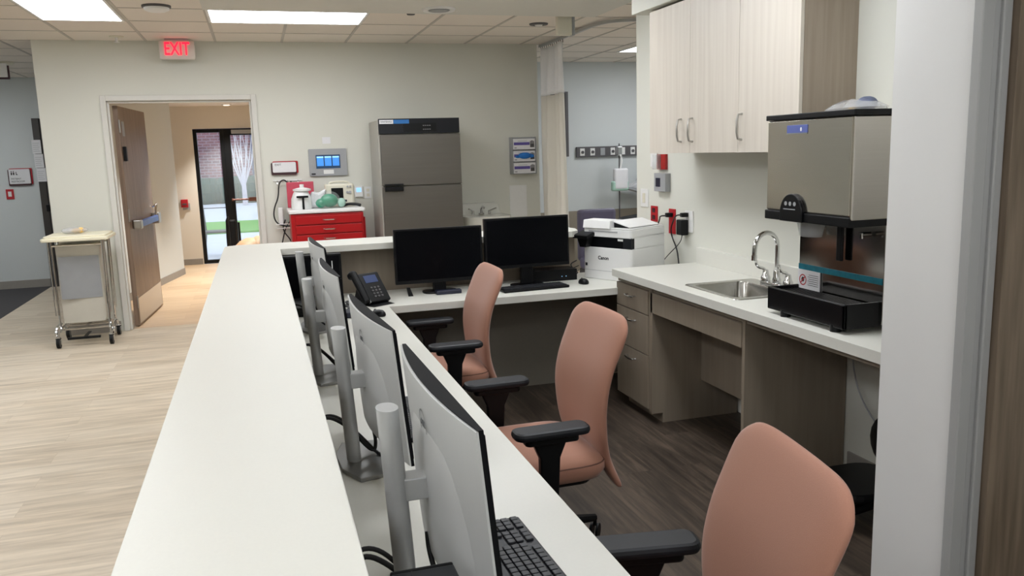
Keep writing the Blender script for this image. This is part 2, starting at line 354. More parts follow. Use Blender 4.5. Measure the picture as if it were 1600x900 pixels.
# storefront door and window of the vestibule
w1 = bpy.data.objects.new('window_1', None); COL.objects.link(w1); w1['kind'] = 'structure'; w1.location = (-.887, 13.66, 0)
fm = MB()
for x0, x1 in ((0, .055), (.385, .44)): fm.box(x0, x1, 0, .1, 0, 2.07)
fm.box(.055, .385, 0, .1, 0, .055).box(.055, .385, 0, .1, 2.015, 2.07)
obj('window_frame', fm, 'black', w1, .003); obj('pane', MB().box(.055, .385, .045, .055, .055, 2.015), 'glass', w1)
d4 = bpy.data.objects.new('door_4', None); COL.objects.link(d4); d4['kind'] = 'structure'; d4.location = (-.447, 13.66, 0)
fm = MB(); fm.box(0, .1, 0, .1, 0, 2.07).box(.9, 1.0, 0, .1, 0, 2.07).box(.1, .9, 0, .1, 0, .2).box(.1, .9, 0, .1, 1.97, 2.07)
obj('door_frame', fm, 'black', d4, .003); obj('pane', MB().box(.1, .9, .045, .055, .2, 1.97), 'glass', d4)
obj('push_bar', MB().cyl((.06, -.06, .98), (.95, -.06, .98), .014).box(.3, .5, -.09, -.03, .95, 1.01).box(.05, .08, -.07, 0, .96, 1.0).box(.93, .96, -.07, 0, .96, 1.0), 'brownbar', d4)
obj('door_closer', MB().box(.12, .42, -.06, 0, 1.99, 2.05), 'grey', d4, .005)

# ================================================================== CEILING FIXTURES
def light_panel(x0, x1, y0, y1, label, z=CZ):
    t = thing('ceiling_light', label, 'ceiling light', ((x0+x1)/2, (y0+y1)/2, z), 0, 'flat ceiling light panels')
    w, d = (x1-x0)/2, (y1-y0)/2
    obj('frame', MB().box(-w, w, -d, -d+.02, -.008, 0).box(-w, w, d-.02, d, -.008, 0).box(-w, -w+.02, -d+.02, d-.02, -.008, 0).box(w-.02, w, -d+.02, d-.02, -.008, 0), 'white', t)
    obj('diffuser', MB().box(-w+.02, w-.02, -d+.02, d-.02, -.004, -.001), 'panel', t)
    return t
light_panel(-1.5, -.905, 6.18, 7.40, 'large white glowing ceiling panel nearest the top left corner of the photo')
light_panel(-.275, .945, 6.77, 7.40, 'long glowing ceiling panel to the right of the exit sign')
light_panel(4.15, 5.35, 8.6, 9.2, 'glowing ceiling panel over the treatment bay behind the curtain')
for i, (x, y) in enumerate(((-1.2, 3.6), (-1.2, .9), (-3.3, 6.8), (-2.5, 2.6), (-3.6, 10.4), (-1.6, -1.8))):  # panels added out of view to brighten the corridor and hallway
    light_panel(x-.3, x+.3, y-.61, y+.61, 'added fill light panel over the corridor, unseen, %s one' % ('middle', 'near', 'far left', 'near left', 'hallway', 'rearmost')[i])
for i, (x, y) in enumerate(((1.5, .35), (.1, -1.5), (1.6, 3.1), (1.5, 5.3))):  # unseen panels added to light the desks, counter and wall end
    light_panel(x-.3, x+.3, y-.61, y+.61, 'added unseen fill light panel in the smooth ceiling above the desks, %s of four' % ('second', 'rearmost', 'third', 'furthest forward')[i], CZ-.012)
light_panel(4.7, 5.9, 6.9, 7.5, 'added unseen fill light panel over the near half of the treatment bay')  # extra unseen panel, added to brighten the bay
def downlight(x, y, z, r, label, watts, m='dgrey', spot=True):
    t = thing('downlight', label, 'downlight', (x, y, z))
    obj('trim_ring', MB().lathe([(r*.62, -.0), (r*.66, -.012), (r*.95, -.016), (r, -.006), (r, 0)], 0, 0, 32), 'white', t, smooth=True)
    obj('lens', MB().lathe([(.001, -.0175), (r*.6, -.0175), (r*.6, -.012)], 0, 0, 32), m, t)
    if watts:
        l = bpy.data.lights.new('downlight_lamp', 'SPOT'); l.energy = watts; l.spot_size = radians(95); l.spot_blend = .7; l.color = (1, .97, .92); l.shadow_soft_size = .05
        lo = bpy.data.objects.new('lamp', l); COL.objects.link(lo); lo.parent = t; lo.location = (0, 0, -.03)
    return t
downlight(1.44, 6.50, CZ-.012, .13, 'round recessed downlight in the smooth ceiling near the top centre', 0, 'grey')
downlight(-.35, 13.2, 2.41, .07, 'small warm downlight shining above the glass entrance door', 230, 'panelo')
downlight(.35, 11.6, 2.41, .07, 'small warm downlight in the vestibule ceiling, out of view', 230, 'panelo')
downlight(-.6, 10.4, 2.41, .07, 'small warm downlight in the vestibule just beyond the wood door', 230, 'panelo')
t = thing('smoke_detector', 'round white ceiling detector between the two light panels', 'smoke detector', (-.6, 6.68, CZ))
obj('base', MB().lathe([(.1, 0), (.1, -.012), (.092, -.016), (.001, -.016)], 0, 0, 32), 'dgrey', t)
obj('cover', MB().lathe([(.088, -.014), (.085, -.03), (.06, -.042), (.001, -.046)], 0, 0, 32), 'white', t, smooth=True)
t = thing('sprinkler', 'small white pendant sprinkler on the ceiling left of the exit sign', 'sprinkler', (-1.1, 8.3, CZ))
obj('plate', MB().lathe([(.06, 0), (.058, -.01), (.001, -.012)], 0, 0), 'offwhite', t)
obj('nozzle', MB().lathe([(.012, -.01), (.012, -.05), (.024, -.052), (.024, -.056), (.001, -.057)], 0, 0), 'white', t)
t = thing('ceiling_detector', 'small grey round fitting on the tiles left of the curtain track', 'detector', (2.5, 7.22, CZ))
obj('ring', MB().lathe([(.085, 0), (.08, -.012), (.045, -.014), (.045, -.004)], 0, 0, 28), 'dgrey', t)
obj('dome', MB().lathe([(.04, -.004), (.03, -.022), (.001, -.026)], 0, 0), 'white', t)
tag(obj('sprinkler', MB().lathe([(.035, CZ), (.03, CZ-.01), (.001, CZ-.012)], 1.28, 6.82), 'dgrey'), 'tiny dark fitting at the ceiling edge left of the downlight', 'sprinkler')
t = thing('ceiling_box', 'boxy white fitting hanging from the ceiling above the curtain track', 'ceiling box', (2.575, 6.79, CZ))
obj('housing', MB().box(-.065, .065, -.03, .03, -.16, 0), 'offwhite', t, .006)
obj('side_plate', MB().box(.066, .09, -.03, .03, -.16, 0), 'grey', t, .003)
tag(obj('smoke_detector', MB().lathe([(.07, 2.72), (.07, 2.70), (.05, 2.68), (.001, 2.675)], -2.49, 10.4), 'offwhite'), 'pale round detector on the hallway ceiling at the left edge', 'smoke detector')
tag(obj('ceiling_speaker', MB().lathe([(.07, 2.41), (.065, 2.385), (.03, 2.36), (.001, 2.355)], -.62, 12.1), 'offwhite'), 'white cone detector on the vestibule ceiling seen through the doorway', 'detector')
# exit sign
t = thing('exit_sign', 'hanging exit sign with glowing red letters on a pale housing', 'exit sign', (-.615, 8.45, 2.535))
obj('canopy', MB().box(-.1, .1, -.04, .04, .168, .185), 'grey', t, .003)
obj('housing', MB().slab(0, 0, .31, .17, -.025, .025, .02, .006, T=Matrix.Translation((0, 0, .085)) @ Matrix.Rotation(pi/2, 4, 'X')), 'exitw', t)
text('letters', 'EXIT', .165, 'exitred', t, (.0, -.03, .088), FACE_Y, .004, sx=.66, bold=.001)
# hall hanging sign at left edge
t = thing('projecting_sign', 'pale sign with a dark plum edge hanging at the left photo edge', 'sign', (-2.56, 10, 2.5))
obj('plate', MB().box(-.12, .16, -.01, .01, .02, .16), 'white', t, .004); obj('edge_strip', MB().box(-.1, .175, .011, .025, .0, .14), 'plum', t, .003)
obj('hanger', MB().cyl((.0, .02, .13), (.0, .02, .22), .006), 'grey', t)

# ================================================================== EXIT WALL ITEMS
def room_sign(name, label, x0, x1, z0, z1, y, lines):
    t = thing(name, label, 'sign', ((x0+x1)/2, y, (z0+z1)/2)); w, h = (x1-x0)/2, (z1-z0)/2
    obj('red_backer', MB().slab(.012, -.006, 2*w, 2*h, -.006, .006, .012, .002, T=Matrix.Translation((0, 0, .006)) @ Matrix.Rotation(pi/2, 4, 'X')), 'redp', t)
    obj('plum_backer', MB().slab(-.004, 0, 2*w, 2*h, -.005, .005, .012, .002, T=Matrix.Translation((0, -.012, -.014)) @ Matrix.Rotation(pi/2, 4, 'X')), 'plum', t)
    obj('face', MB().slab(0, 0, 2*w-.02, 2*h-.02, -.004, .004, .012, .002, T=Matrix.Translation((0, -.022, 0)) @ Matrix.Rotation(pi/2, 4, 'X')), 'paper', t)
    for b, s, x, z in lines: text('lettering', b, s, 'ink', t, (x, -.0275, z), FACE_Y, align='LEFT')
    return t
room_sign('exit_plaque', 'small white EXIT plaque with red and plum backing beside the doorway', .145, .39, 1.455, 1.575, WY-.008, [('EXIT', .03, -.09, .025)])
t = room_sign('restroom_sign', 'white restroom plaque with pictograms on the far grey hallway wall', -3.075, -2.81, 1.36, 1.57, 12.24, [('PATIENT', .03, -.1, -.03), ('RESTROOM', .03, -.1, -.065)])
pg = MB()
for px in (-.09, -.065): pg.box(px-.008, px+.008, -.028, -.0265, .02, .055).sph((px, -.028, .067), .007, .001, .007, 10, 6)
pg.box(-.04, -.032, -.028, -.0265, .03, .06).box(-.04, -.02, -.028, -.0265, .02, .03)
obj('pictograms', pg, 'ink', t)
t = thing('call_station', 'small red framed switch below the restroom plaque', 'switch', (-3.085, 12.25, 1.24))
obj('plate', MB().box(-.045, .045, -.012, 0, -.065, .065), 'redp', t, .003); obj('button', MB().box(-.02, .02, -.018, -.012, -.03, .035), 'white', t, .002)
t = thing('posted_notice', 'strip of three paper notices taped beside the dark hallway door', 'paper notice', (-2.69, 12.16, 1.66))
for k in range(3):
    p = obj('sheet', MB().box(-.055+.01*k, .05+.01*k, -.003-.001*k, 0, .09-.18*k, .265-.18*k), 'paper', t)
    lm = MB()
    for q in range(5): lm.box(-.045+.01*k, .03+.01*k-.01*(q % 2), -.0045-.001*k, -.0035-.001*k, .12-.18*k+q*.025, .124-.18*k+q*.025)
    obj('printed_lines', lm, 'grey', p)
tag(obj('door_stop_latch', MB().box(-2.66, -2.62, 12.13, 12.17, 1.0, 1.09), 'black', bevel=.004), 'small black latch on the dark hallway door frame', 'latch')
# touch panel
t = thing('wall_touch_panel', 'grey framed wall panel with a glowing blue touch screen', 'control panel', (.697, WY, 1.55))
obj('bezel', MB().slab(0, 0, .375, .27, -.012, .012, .01, .003, T=Matrix.Translation((0, -.012, 0)) @ Matrix.Rotation(pi/2, 4, 'X')), 'grey', t)
sc = obj('screen', MB().box(-.12, .12, -.027, -.0245, -.06, .075), 'lcdd', t)
for q in range(3):
    obj('status_tile', MB().box(-.11+.077*q, -.045+.077*q, -.0285, -.0275, -.035, .06), 'lcd', sc)
    obj('tile_header', MB().box(-.11+.077*q, -.045+.077*q, -.0295, -.0286, .045, .06), 'lcdl', sc)
obj('label_strip', MB().box(-.05, .05, -.0265, -.0245, -.115, -.075), 'white', t); obj('badge', MB().box(-.17, -.13, -.0265, -.0245, -.12, -.105), 'ink', t)
t = thing('thermostat', 'small white thermostat with pale blue display above the red cart', 'thermostat', (.985, WY, 1.245))
obj('body', MB().box(-.042, .042, -.025, 0, -.055, .055), 'white', t, .004); obj('display', MB().box(-.024, .024, -.0265, -.025, -.005, .038), 'lcdl', t)
t = thing('wall_outlet', 'white electrical outlet on the wall beside the steel warming cabinet', 'outlet', (1.08, WY, 1.23))
# handled below: plate and sockets
obj('plate', MB().box(-.035, .035, -.006, 0, -.06, .06), 'white', t, .002); obj('sockets', MB().box(-.015, .015, -.008, -.006, -.04, -.01).box(-.015, .015, -.008, -.006, .01, .04), 'offwhite', t)
# hook rail with hanging cords
t = thing('hook_rail', 'white wall rail with hooks left of the red cart', 'hook rail', (.29, WY, 1.385))
obj('rail', MB().box(-.14, .14, -.012, 0, -.006, .006), 'white', t)
for x in (-.1, 0, .1): obj('hook', MB().tube([(x, -.012, 0), (x, -.04, -.01), (x, -.05, -.04), (x, -.03, -.055), (x, -.02, -.035)], .004, smooth=1), 'chrome', t)
c = MB().tube([(.29, 8.55, 1.36), (.25, 8.54, 1.4), (.2, 8.54, 1.36), (.19, 8.54, 1.22), (.14, 8.54, 1.12), (.13, 8.54, 1.02), (.17, 8.54, .95), (.28, 8.52, .93), (.36, 8.52, .96)], .007, smooth=3)
tag(obj('power_cord', c, 'cord', smooth=2), 'black cord looped over the wall rail and hanging left of the red cart', 'cord')
c = MB().tube([(.32, 8.54, 1.38), (.31, 8.53, 1.25), (.27, 8.53, 1.12), (.3, 8.53, 1.0), (.24, 8.53, .93), (.2, 8.53, .8), (.17, 8.53, .66)], .006, smooth=3).tube([(.24, 8.53, 1.0), (.2, 8.53, .9), (.29, 8.53, .78), (.31, 8.53, .64)], .006, smooth=3)
tag(obj('lead_cable', c, 'cord', smooth=2), 'tangled black lead cable behind the left side of the red cart', 'cord')
t = thing('suction_bracket', 'white wire bracket holding a white handset left of the red cart', 'bracket', (.2, 8.56, 0))
obj('handset', MB().slab(0, 0, .05, .04, .93, 1.12, .015, .01), 'white', t)
obj('wire_shelf', MB().tube([(-.05, 0, .96), (-.05, -.08, .96), (.1, -.08, .96), (.1, 0, .96)], .004).tube([(-.05, 0, .92), (-.05, -.08, .92), (.1, -.08, .92), (.1, 0, .92)], .004), 'white', t)
tag(obj('paper_towel_shadow_board', MB().box(2.6, 2.795, WY-.008, WY, .9, 1.24), 'white', bevel=.002), 'plain white panel on the wall below the glove boxes', 'wall panel').name = 'wall_panel'
tag(obj('wall_note', MB().box(.655, .735, WY-.003, WY, 1.735, 1.80), 'paper'), 'faint small note on the wall just above the touch panel', 'note')

# glove boxes
t = thing('glove_box_holder', 'grey wire holder mounted on the wall right of the warming cabinet', 'holder', (2.745, WY, 1.55))
obj('tray', MB().box(-.13, .13, -.115, -.0, -.19, -.183).box(-.133, -.127, -.115, 0, -.19, .2).box(.127, .133, -.115, 0, -.19, .2).box(-.13, .13, -.006, 0, -.19, .2).box(-.13, .13, -.115, 0, -.062, -.058).box(-.13, .13, -.115, 0, .064, .068), 'grey', t)
for k, w in enumerate(('lowest', 'middle', 'top')):
    b = thing('glove_box', 'white and purple glove box, %s in the wall holder%s' % (w, ', blue glove poking out' if k == 1 else ''), 'glove box', (2.745, WY-.06, 1.55-.181+.126*k), 0, 'glove boxes in the wall holder')
    obj('carton', MB().box(-.122, .122, -.054, .05, 0, .112), 'paper', b, .002)
    obj('printed_band', MB().box(-.115, .06, -.056, -.054, .045, .075), 'purple', b)
    hm = MB()
    for q in range(4): hm.box(.066+.012*q, .074+.012*q, -.056, -.054, .05, .095-.006*abs(q-1.5))
    hm.box(.066, .11, -.056, -.054, .02, .055); obj('hand_print', hm, 'dgrey', b)
    obj('small_print', MB().box(-.11, -.085, -.056, -.054, .012, .024).box(-.07, .03, -.056, -.054, .086, .09), 'grey', b)
    if k == 1: obj('protruding_glove', MB().sph((0, -.065, .06), .075, .02, .034).sph((.075, -.062, .055), .03, .015, .02).sph((-.075, -.06, .05), .03, .012, .014), 'glove', b, smooth=2)

# warming cabinet
fx0, fx1, fy0, fy1 = 1.118, 1.90, 7.88, 8.52
t = thing('warming_cabinet', 'tall stainless blanket warming cabinet with black control head', 'warming cabinet', (1.51, 8.2, 0))
T0 = lambda x: x-1.51
obj('body', MB().box(T0(fx0), T0(fx1), fy0+.03-8.2, fy1-8.2, .08, 1.93), 'warm_side', t, .006)
obj('control_head', MB().box(T0(fx0)+.004, T0(fx1)-.004, fy0-8.2-.01, fy0-8.2+.028, 1.80, 1.94), 'charcoal', t, .004)
cp = obj('control_display', MB().box(-.16, .16, fy0-8.2-.013, fy0-8.2-.0105, 1.815, 1.895), 'blackgl', t)
km = MB()
for a in range(2):
    for q in range(4): km.box(.03+.02*q, .044+.02*q, -.3355, -.3335, 1.832+.035*a, 1.842+.035*a)
obj('buttons', km, 'logo', cp)
obj('name_plate', MB().box(T0(1.13), T0(1.26), -.3335, -.3305, 1.893, 1.93), 'paper', t); text('lettering', 'WHITEHALL', .02, 'ink', t, (T0(1.195), -.3345, 1.911), FACE_Y)
obj('blue_strip', MB().box(T0(1.262), T0(1.41), -.3335, -.3305, 1.893, 1.93), 'bluet', t)
dr = obj('upper_door', MB().box(T0(fx0)+.012, T0(fx1)-.002, -.335, -.295, 1.315, 1.79), 'warm_st', t, .004)
obj('handle', MB().box(T0(1.148), T0(1.325), -.365, -.335, 1.315, 1.335), 'black', dr, .004)
dr = obj('lower_door', MB().box(T0(fx0)+.012, T0(fx1)-.002, -.335, -.295, .12, 1.305), 'warm_st', t, .004)
obj('handle', MB().box(T0(1.148), T0(1.325), -.365, -.335, 1.265, 1.305), 'black', dr, .004)
for x in (-.34, .34):
    for y in (-.26, .26): obj('foot', MB().cyl((x, y, 0), (x, y, .08), .03), 'black', t)

# red crash cart
t = thing('crash_cart', 'bright red drawer cart with white top against the exit wall', 'cart', (.617, 8.3, 0))
obj('cabinet', MB().box(-.34, .34, -.235, .22, .12, 1.075), 'red', t, .008)
obj('top', MB().slab(0, -.0, .72, .5, 1.08, 1.115, .02, .008), 'white', t)
obj('side_rail', MB().box(.343, .36, -.2, .18, .3, 1.02), 'red', t, .004)
zt = 1.055
for k, h in enumerate((.085, .085, .085, .13, .2, .24)):
    dd = obj('drawer', MB().box(-.3, .32, -.252, -.236, zt-h+.006, zt), 'red', t, .004)
    obj('handle', MB().tube([(-.045, -.254, zt-h*.45), (-.03, -.275, zt-h*.45), (.055, -.275, zt-h*.45), (.07, -.254, zt-h*.45)], .006), 'chrome', dd, smooth=True)
    zt -= h+.004
for x in (-.29, .29):
    for y in (-.18, .17): obj('caster', MB().cyl((x-.015, y, .05), (x+.015, y, .05), .05).cyl((x, y, .09), (x, y, .125), .015), 'black', t)
# things on the cart
t = thing('suction_unit', 'white portable suction jug with black T shaped clamp on the red cart', 'suction unit', (.395, 8.25, 1.116))
obj('body', MB().lathe([(.001, 0), (.095, 0), (.1, .02), (.095, .1), (.07, .16), (.06, .17), (.001, .17)], 0, 0), 'white', t, smooth=True)
obj('lid', MB().lathe([(.065, .168), (.085, .175), (.085, .19), (.05, .2), (.02, .205), (.02, .235), (.001, .237)], 0.01, 0), 'white', t, smooth=True)
obj('clamp', MB().box(-.05, .06, -.115, -.1, .11, .13).box(0, .02, -.115, -.098, .0, .12), 'black', t, .003)
tag(obj('clipboard', MB().box(.27, .53, 8.44, 8.46, 1.12, 1.37), mat('rose_board', (196, 74, 92), .5, noise=.03), bevel=.006), 'rose red board standing behind the jug on the cart', 'board')
tag(obj('supply_bag', MB().prism([(.47, 1.118), (.60, 1.118), (.61, 1.2), (.64, 1.3), (.56, 1.26), (.50, 1.28), (.46, 1.2)], 8.27, 8.34, 'y'), 'paper', bevel=.02), 'crumpled white plastic bag between the jug and the green mask', 'bag')
t = thing('resuscitator', 'green resuscitator bag wrapped in clear plastic on the cart', 'resuscitator', (.63, 8.17, 1.116))
obj('green_bulb', MB().sph((.02, 0, .075), .085, .06, .065).sph((-.06, 0, .05), .05, .045, .045), 'green', t, smooth=2)
obj('wrapping', MB().sph((0, 0, .085), .125, .075, .085), 'film', t, smooth=2)
obj('mask', MB().sph((.135, -.01, .05), .04, .035, .045), 'pgreen', t, smooth=2)
t = thing('defibrillator', 'cream defibrillator with dark screen on the red cart', 'defibrillator', (.77, 8.36, 1.116))
obj('housing', MB().slab(0, 0, .28, .14, .0, .225, .03, .015), 'offwhite', t)
obj('screen', MB().box(-.085, .03, -.075, -.068, .085, .185), 'black', t, .003)
obj('lower_panel', MB().box(-.06, .06, -.076, -.068, .05, .068), 'navy', t)
for x, z, r in ((.07, .14, .012), (.095, .14, .014), (.075, .195, .01), (.1, .195, .01)): obj('knob', MB().cyl((x, -.07, z), (x, -.082, z), r), 'grey', t)
obj('handle', MB().tube([(-.1, 0, .22), (-.08, 0, .245), (.08, 0, .245), (.1, 0, .22)], .01, smooth=1), 'offwhite', t, smooth=True)
obj('cable_port', MB().cyl((-.0, -.07, .025), (-.0, -.1, .025), .028).cyl((-.0, -.1, .025), (-.0, -.102, .025), .018), 'dgrey', t)
t = thing('paddle', 'pair of black corded paddles lying at the right of the red cart top', 'paddles', (.86, 8.2, 1.116))
obj('grip', MB().tube([(-.07, 0, .018), (-.02, .02, .03), (.05, .0, .026), (.09, -.02, .014)], .014, smooth=2), 'black', t, smooth=True)
# wash sink on the wall
t = thing('hand_wash_sink', 'white porcelain wall sink right of the warming cabinet', 'sink', (2.245, 8.34, 0))
R = []
for w, d, z in ((.19, .17, .72), (.24, .23, .86), (.25, .245, .955), (.235, .23, .955), (.19, .17, .93), (.12, .12, .84), (.05, .05, .82)):
    R.append([(w*(abs(cos(a))**.5)*(1 if cos(a) > 0 else -1), -.0+d*(abs(sin(a))**.5)*(1 if sin(a) > 0 else -1), z) for a in [2*pi*k/28 for k in range(28)]])
obj('basin', MB().rings(R), 'porc', t, smooth=True)
obj('back_ledge', MB().prism([(-.22, .9), (.25, .9), (.21, 1.05), (.19, 1.07), (-.19, 1.07), (-.22, 1.04)], .2, .255, 'y'), 'porc', t, .012)
obj('faucet', MB().cyl((0, .14, .955), (0, .14, 1.02), .014).tube([(0, .14, 1.01), (0, .1, 1.045), (0, .02, 1.03)], .011, smooth=2).cyl((0, .14, .955), (0, .14, .97), .03), 'chrome', t, smooth=True)
for s in (-1, 1): obj('tap_handle', MB().cyl((s*.09, .14, .955), (s*.09, .14, .995), .014).tube([(s*.09, .14, .99), (s*.13, .1, 1.01), (s*.15, .08, 1.02)], .008, smooth=1), 'chrome', t, smooth=True)

# curtain and track
t = thing('privacy_curtain', 'beige hanging privacy curtain with white mesh top, bunched at the wall end', 'curtain', (2.98, 8.2, 0))
def wav(z0, z1, amp, nz, th=0):
    R = []; m = 60
    for i in range(nz+1):
        z = z0+(z1-z0)*i/nz; row = []
        for k in range(m+1):
            u = k/m; y = .37-u*.72
            row.append((amp*(.7+.3*(z1-z)/(z1-z0+.01))*sin(u*pi*8)+.02*sin(u*9+z), y+.012*sin(z*3+u*20), z))
        R.append(row)
    return MB().rings(R, cap=False, closed=False)
for nm, a, b, mt, am in (('mesh_top', 2.17, 2.655, 'mesh', .04), ('fabric', .25, 2.165, 'curt', .055)):
    o = obj(nm, wav(a, b, am, 10), mt, t, smooth=2); md = o.modifiers.new('so', 'SOLIDIFY'); md.thickness = .003
hk = MB()
for k in range(12): hk.tube([(0, .36-.06*k, 2.69), (0.005, .36-.06*k, 2.65)], .003, 6)
obj('hooks', hk, 'dgrey', t); 
tag(obj('curtain_track', MB().tube([(2.98, 8.59, 2.695), (2.98, 8.2, 2.695), (2.98, 7.5, 2.695), (2.97, 7.1, 2.695), (3.02, 6.85, 2.695), (3.3, 6.72, 2.695), (3.8, 6.7, 2.695), (5.5, 6.7, 2.695)], .019, 4, smooth=3), 'silver'), 'curved metal ceiling track carrying the curtain', 'curtain track')
# bay
t = thing('dark_board', 'dark narrow board on the bay wall showing behind the curtain edge', 'board', (3.77, 10.28, 1.92))
obj('frame', MB().box(-.15, .16, -.03, .01, -.41, .42), 'dgrey', t, .004); obj('face', MB().box(-.13, .12, -.034, -.03, -.39, .4), 'black', t)
t = thing('headwall_rail', 'dark grey wall rail of medical gas and power outlets in the bay', 'outlet rail', (4.6, 10.29, 1.56))
obj('channel', MB().box(-.56, .62, -.03, 0, -.065, .07), 'dgrey', t, .003)
for k in range(6):
    x = -.48+.145*k
    p = obj('outlet_plate', MB().box(x-.032, x+.032, -.036, -.03, -.045, .05), 'white' if k != 2 else 'grey', t, .002)
    if k not in (2, 4): obj('port', MB().cyl((x, -.036, 0), (x, -.05, 0), .02), 'dgrey', p)
t = thing('iv_pole', 'thin dark pole with hanging white bag in the treatment bay', 'IV pole', (4.53, 10.0, 0))
obj('pole', MB().cyl((0, 0, .05), (0, 0, 1.66), .008), 'dgrey', t); obj('clamp', MB().box(-.03, .03, -.03, .03, 1.5, 1.62), 'chrome', t, .005)
obj('base', MB().box(-.25, .25, -.02, .02, .03, .05).box(-.02, .02, -.25, .2, .03, .05).cyl((-.24, 0, 0), (-.24, 0, .05), .02).cyl((.24, 0, 0), (.24, 0, .05), .02), 'black', t)
obj('collection_bag', MB().slab(0, -.04, .2, .07, 1.07, 1.34, .03, .02), 'paper', t); obj('green_liner', MB().slab(-.01, -.035, .24, .07, 1.05, 1.18, .03, .02), 'pgreen', t)
obj('tubing', MB().tube([(0, -.03, 1.34), (.02, -.04, 1.45), (0, -.03, 1.52)], .012, smooth=2), 'white', t)
t = thing('equipment_tray', 'tilted grey tray with clear bagged supplies on the bay wall', 'tray', (4.95, 10.1, 1.05))
obj('shelf', MB().prism([(-.3, .02), (.3, -.14), (.3, -.12), (-.3, .04)], -.12, .15, 'y'), 'grey', t); obj('bagged_supplies', MB().prism([(-.3, .04), (-.1, .12), (-.03, .25), (.1, .2), (.3, .3), (.3, -.1)], -.1, .1, 'y'), 'bagclear', t, .02)
obj('wall_arm', MB().box(.0, .06, .12, .18, -.1, .35), 'grey', t)
t = thing('recliner', 'dull purple vinyl treatment recliner behind the reception desk', 'recliner', (3.36, 8.0, 0))
obj('back_cushion', MB().slab(0, 0, .42, .12, .45, .985, .05, .03), 'chairpurp', t); obj('seat', MB().slab(0, -.3, .44, .55, .38, .5, .06, .03), 'chairpurp', t); obj('base', MB().box(-.2, .2, -.5, 0, .02, .38), 'dgrey', t, .01)
t = thing('stretcher', 'low dark wedge topped stretcher behind the printer', 'stretcher', (4.95, 9.4, 0))
obj('mattress', MB().prism([(-.6, .72), (.6, .72), (.6, .86), (-.5, .74)], -.3, .3, 'y'), 'charcoal', t, .01); obj('frame', MB().box(-.58, .58, -.28, .28, .6, .72), 'grey', t, .01)
for x in (-.5, .5):
    for y in (-.22, .22): obj('leg', MB().cyl((x, y, 0), (x, y, .6), .02), 'grey', t)

# linen hamper cart
t = thing('linen_hamper', 'chrome wheeled linen hamper with cream lid and grey bag by the doorway', 'hamper', (-1.575, 8.24, 0))
obj('lid', MB().slab(.01, -.03, .54, .46, .945, .975, .03, .008), 'cream', t); obj('lid_rim', MB().slab(.01, -.03, .5, .42, .973, .992, .03, .006), 'cream', t)
fr = MB()
for s in (-1, 1):
    for y0 in (-.13, .16):
        fr.tube([(s*.205, y0, .94), (s*.2, y0, .2), (s*.2, y0-.03*(1 if y0 < 0 else -1), .13)], .009, smooth=1)
        fr.tube([(s*.225, y0-.02, .94), (s*.222, y0-.02, .28)], .006)
    fr.tube([(s*.2, -.14, .16), (s*.2, .17, .16)], .009)
    fr.tube([(s*.2, -.1, .2), (s*.23, -.17, .17), (s*.235, -.19, .12), (s*.225, -.17, .085)], .013, smooth=2)
for y0 in (-.14, .17): fr.tube([(-.2, y0, .15), (.2, y0, .15)], .009)
for y0 in (-.08, -.02, .04, .1): fr.tube([(-.2, y0, .17), (.2, y0, .17)], .005)
for y0 in (-.13, .16): fr.tube([(-.205, y0, .9), (.205, y0, .9)], .008)
obj('frame', fr, 'chrome', t, smooth=True)
obj('foot_pedal', MB().box(-.15, .12, -.19, -.16, .06, .08).box(-.03, .0, -.17, .1, .065, .075), 'black', t, .004)
obj('bag', MB().rings([[(a*w, -.11*1+b*.12+.12, z) for a, b in ((-.18, -1), (0, -1.12), (.18, -1), (.185, 1), (0, 1.05), (-.185, 1))] for z, w in ((.2, .9), (.24, .98), (.5, 1), (.7, .96), (.9, 1))]), 'bagg2', t, smooth=True)
obj('bag_front', MB().rings([[(x, -.128-.012*sin((x+.2)*14)*(1-z/2), z) for x in [-.165+.33*k/12 for k in range(13)]] for z in (.42, .5, .6, .7, .8)], cap=False, closed=False), 'bagg', t, smooth=2)
for x in (-.215, .215):
    for y in (-.215, .2):
        c = obj('caster', MB().cyl((x-.014, y, .047), (x+.014, y, .047), .047), 'black', t)
        obj('fork', MB().box(x-.02, x-.015, y-.015, y+.015, .03, .09).box(x+.015, x+.02, y-.015, y+.015, .03, .09).box(x-.02, x+.02, y-.015, y+.015, .08, .095).cyl((x, y, .09), (x*.98, y*.85, .15), .01), 'chrome', c)
t = thing('small_tube_pile', 'crumpled clear bag with amber bits on the cream hamper lid', 'bag', (-1.6, 8.24, .993))
obj('film', MB().sph((0, 0, .03), .11, .06, .03).sph((-.05, 0, .025), .06, .05, .025), 'bagclear', t, smooth=2); obj('contents', MB().sph((.05, -.02, .03), .035, .03, .025).sph((0, 0, .025), .03, .03, .022), 'yellowish', t, smooth=2)
t.name = 'plastic_bag'

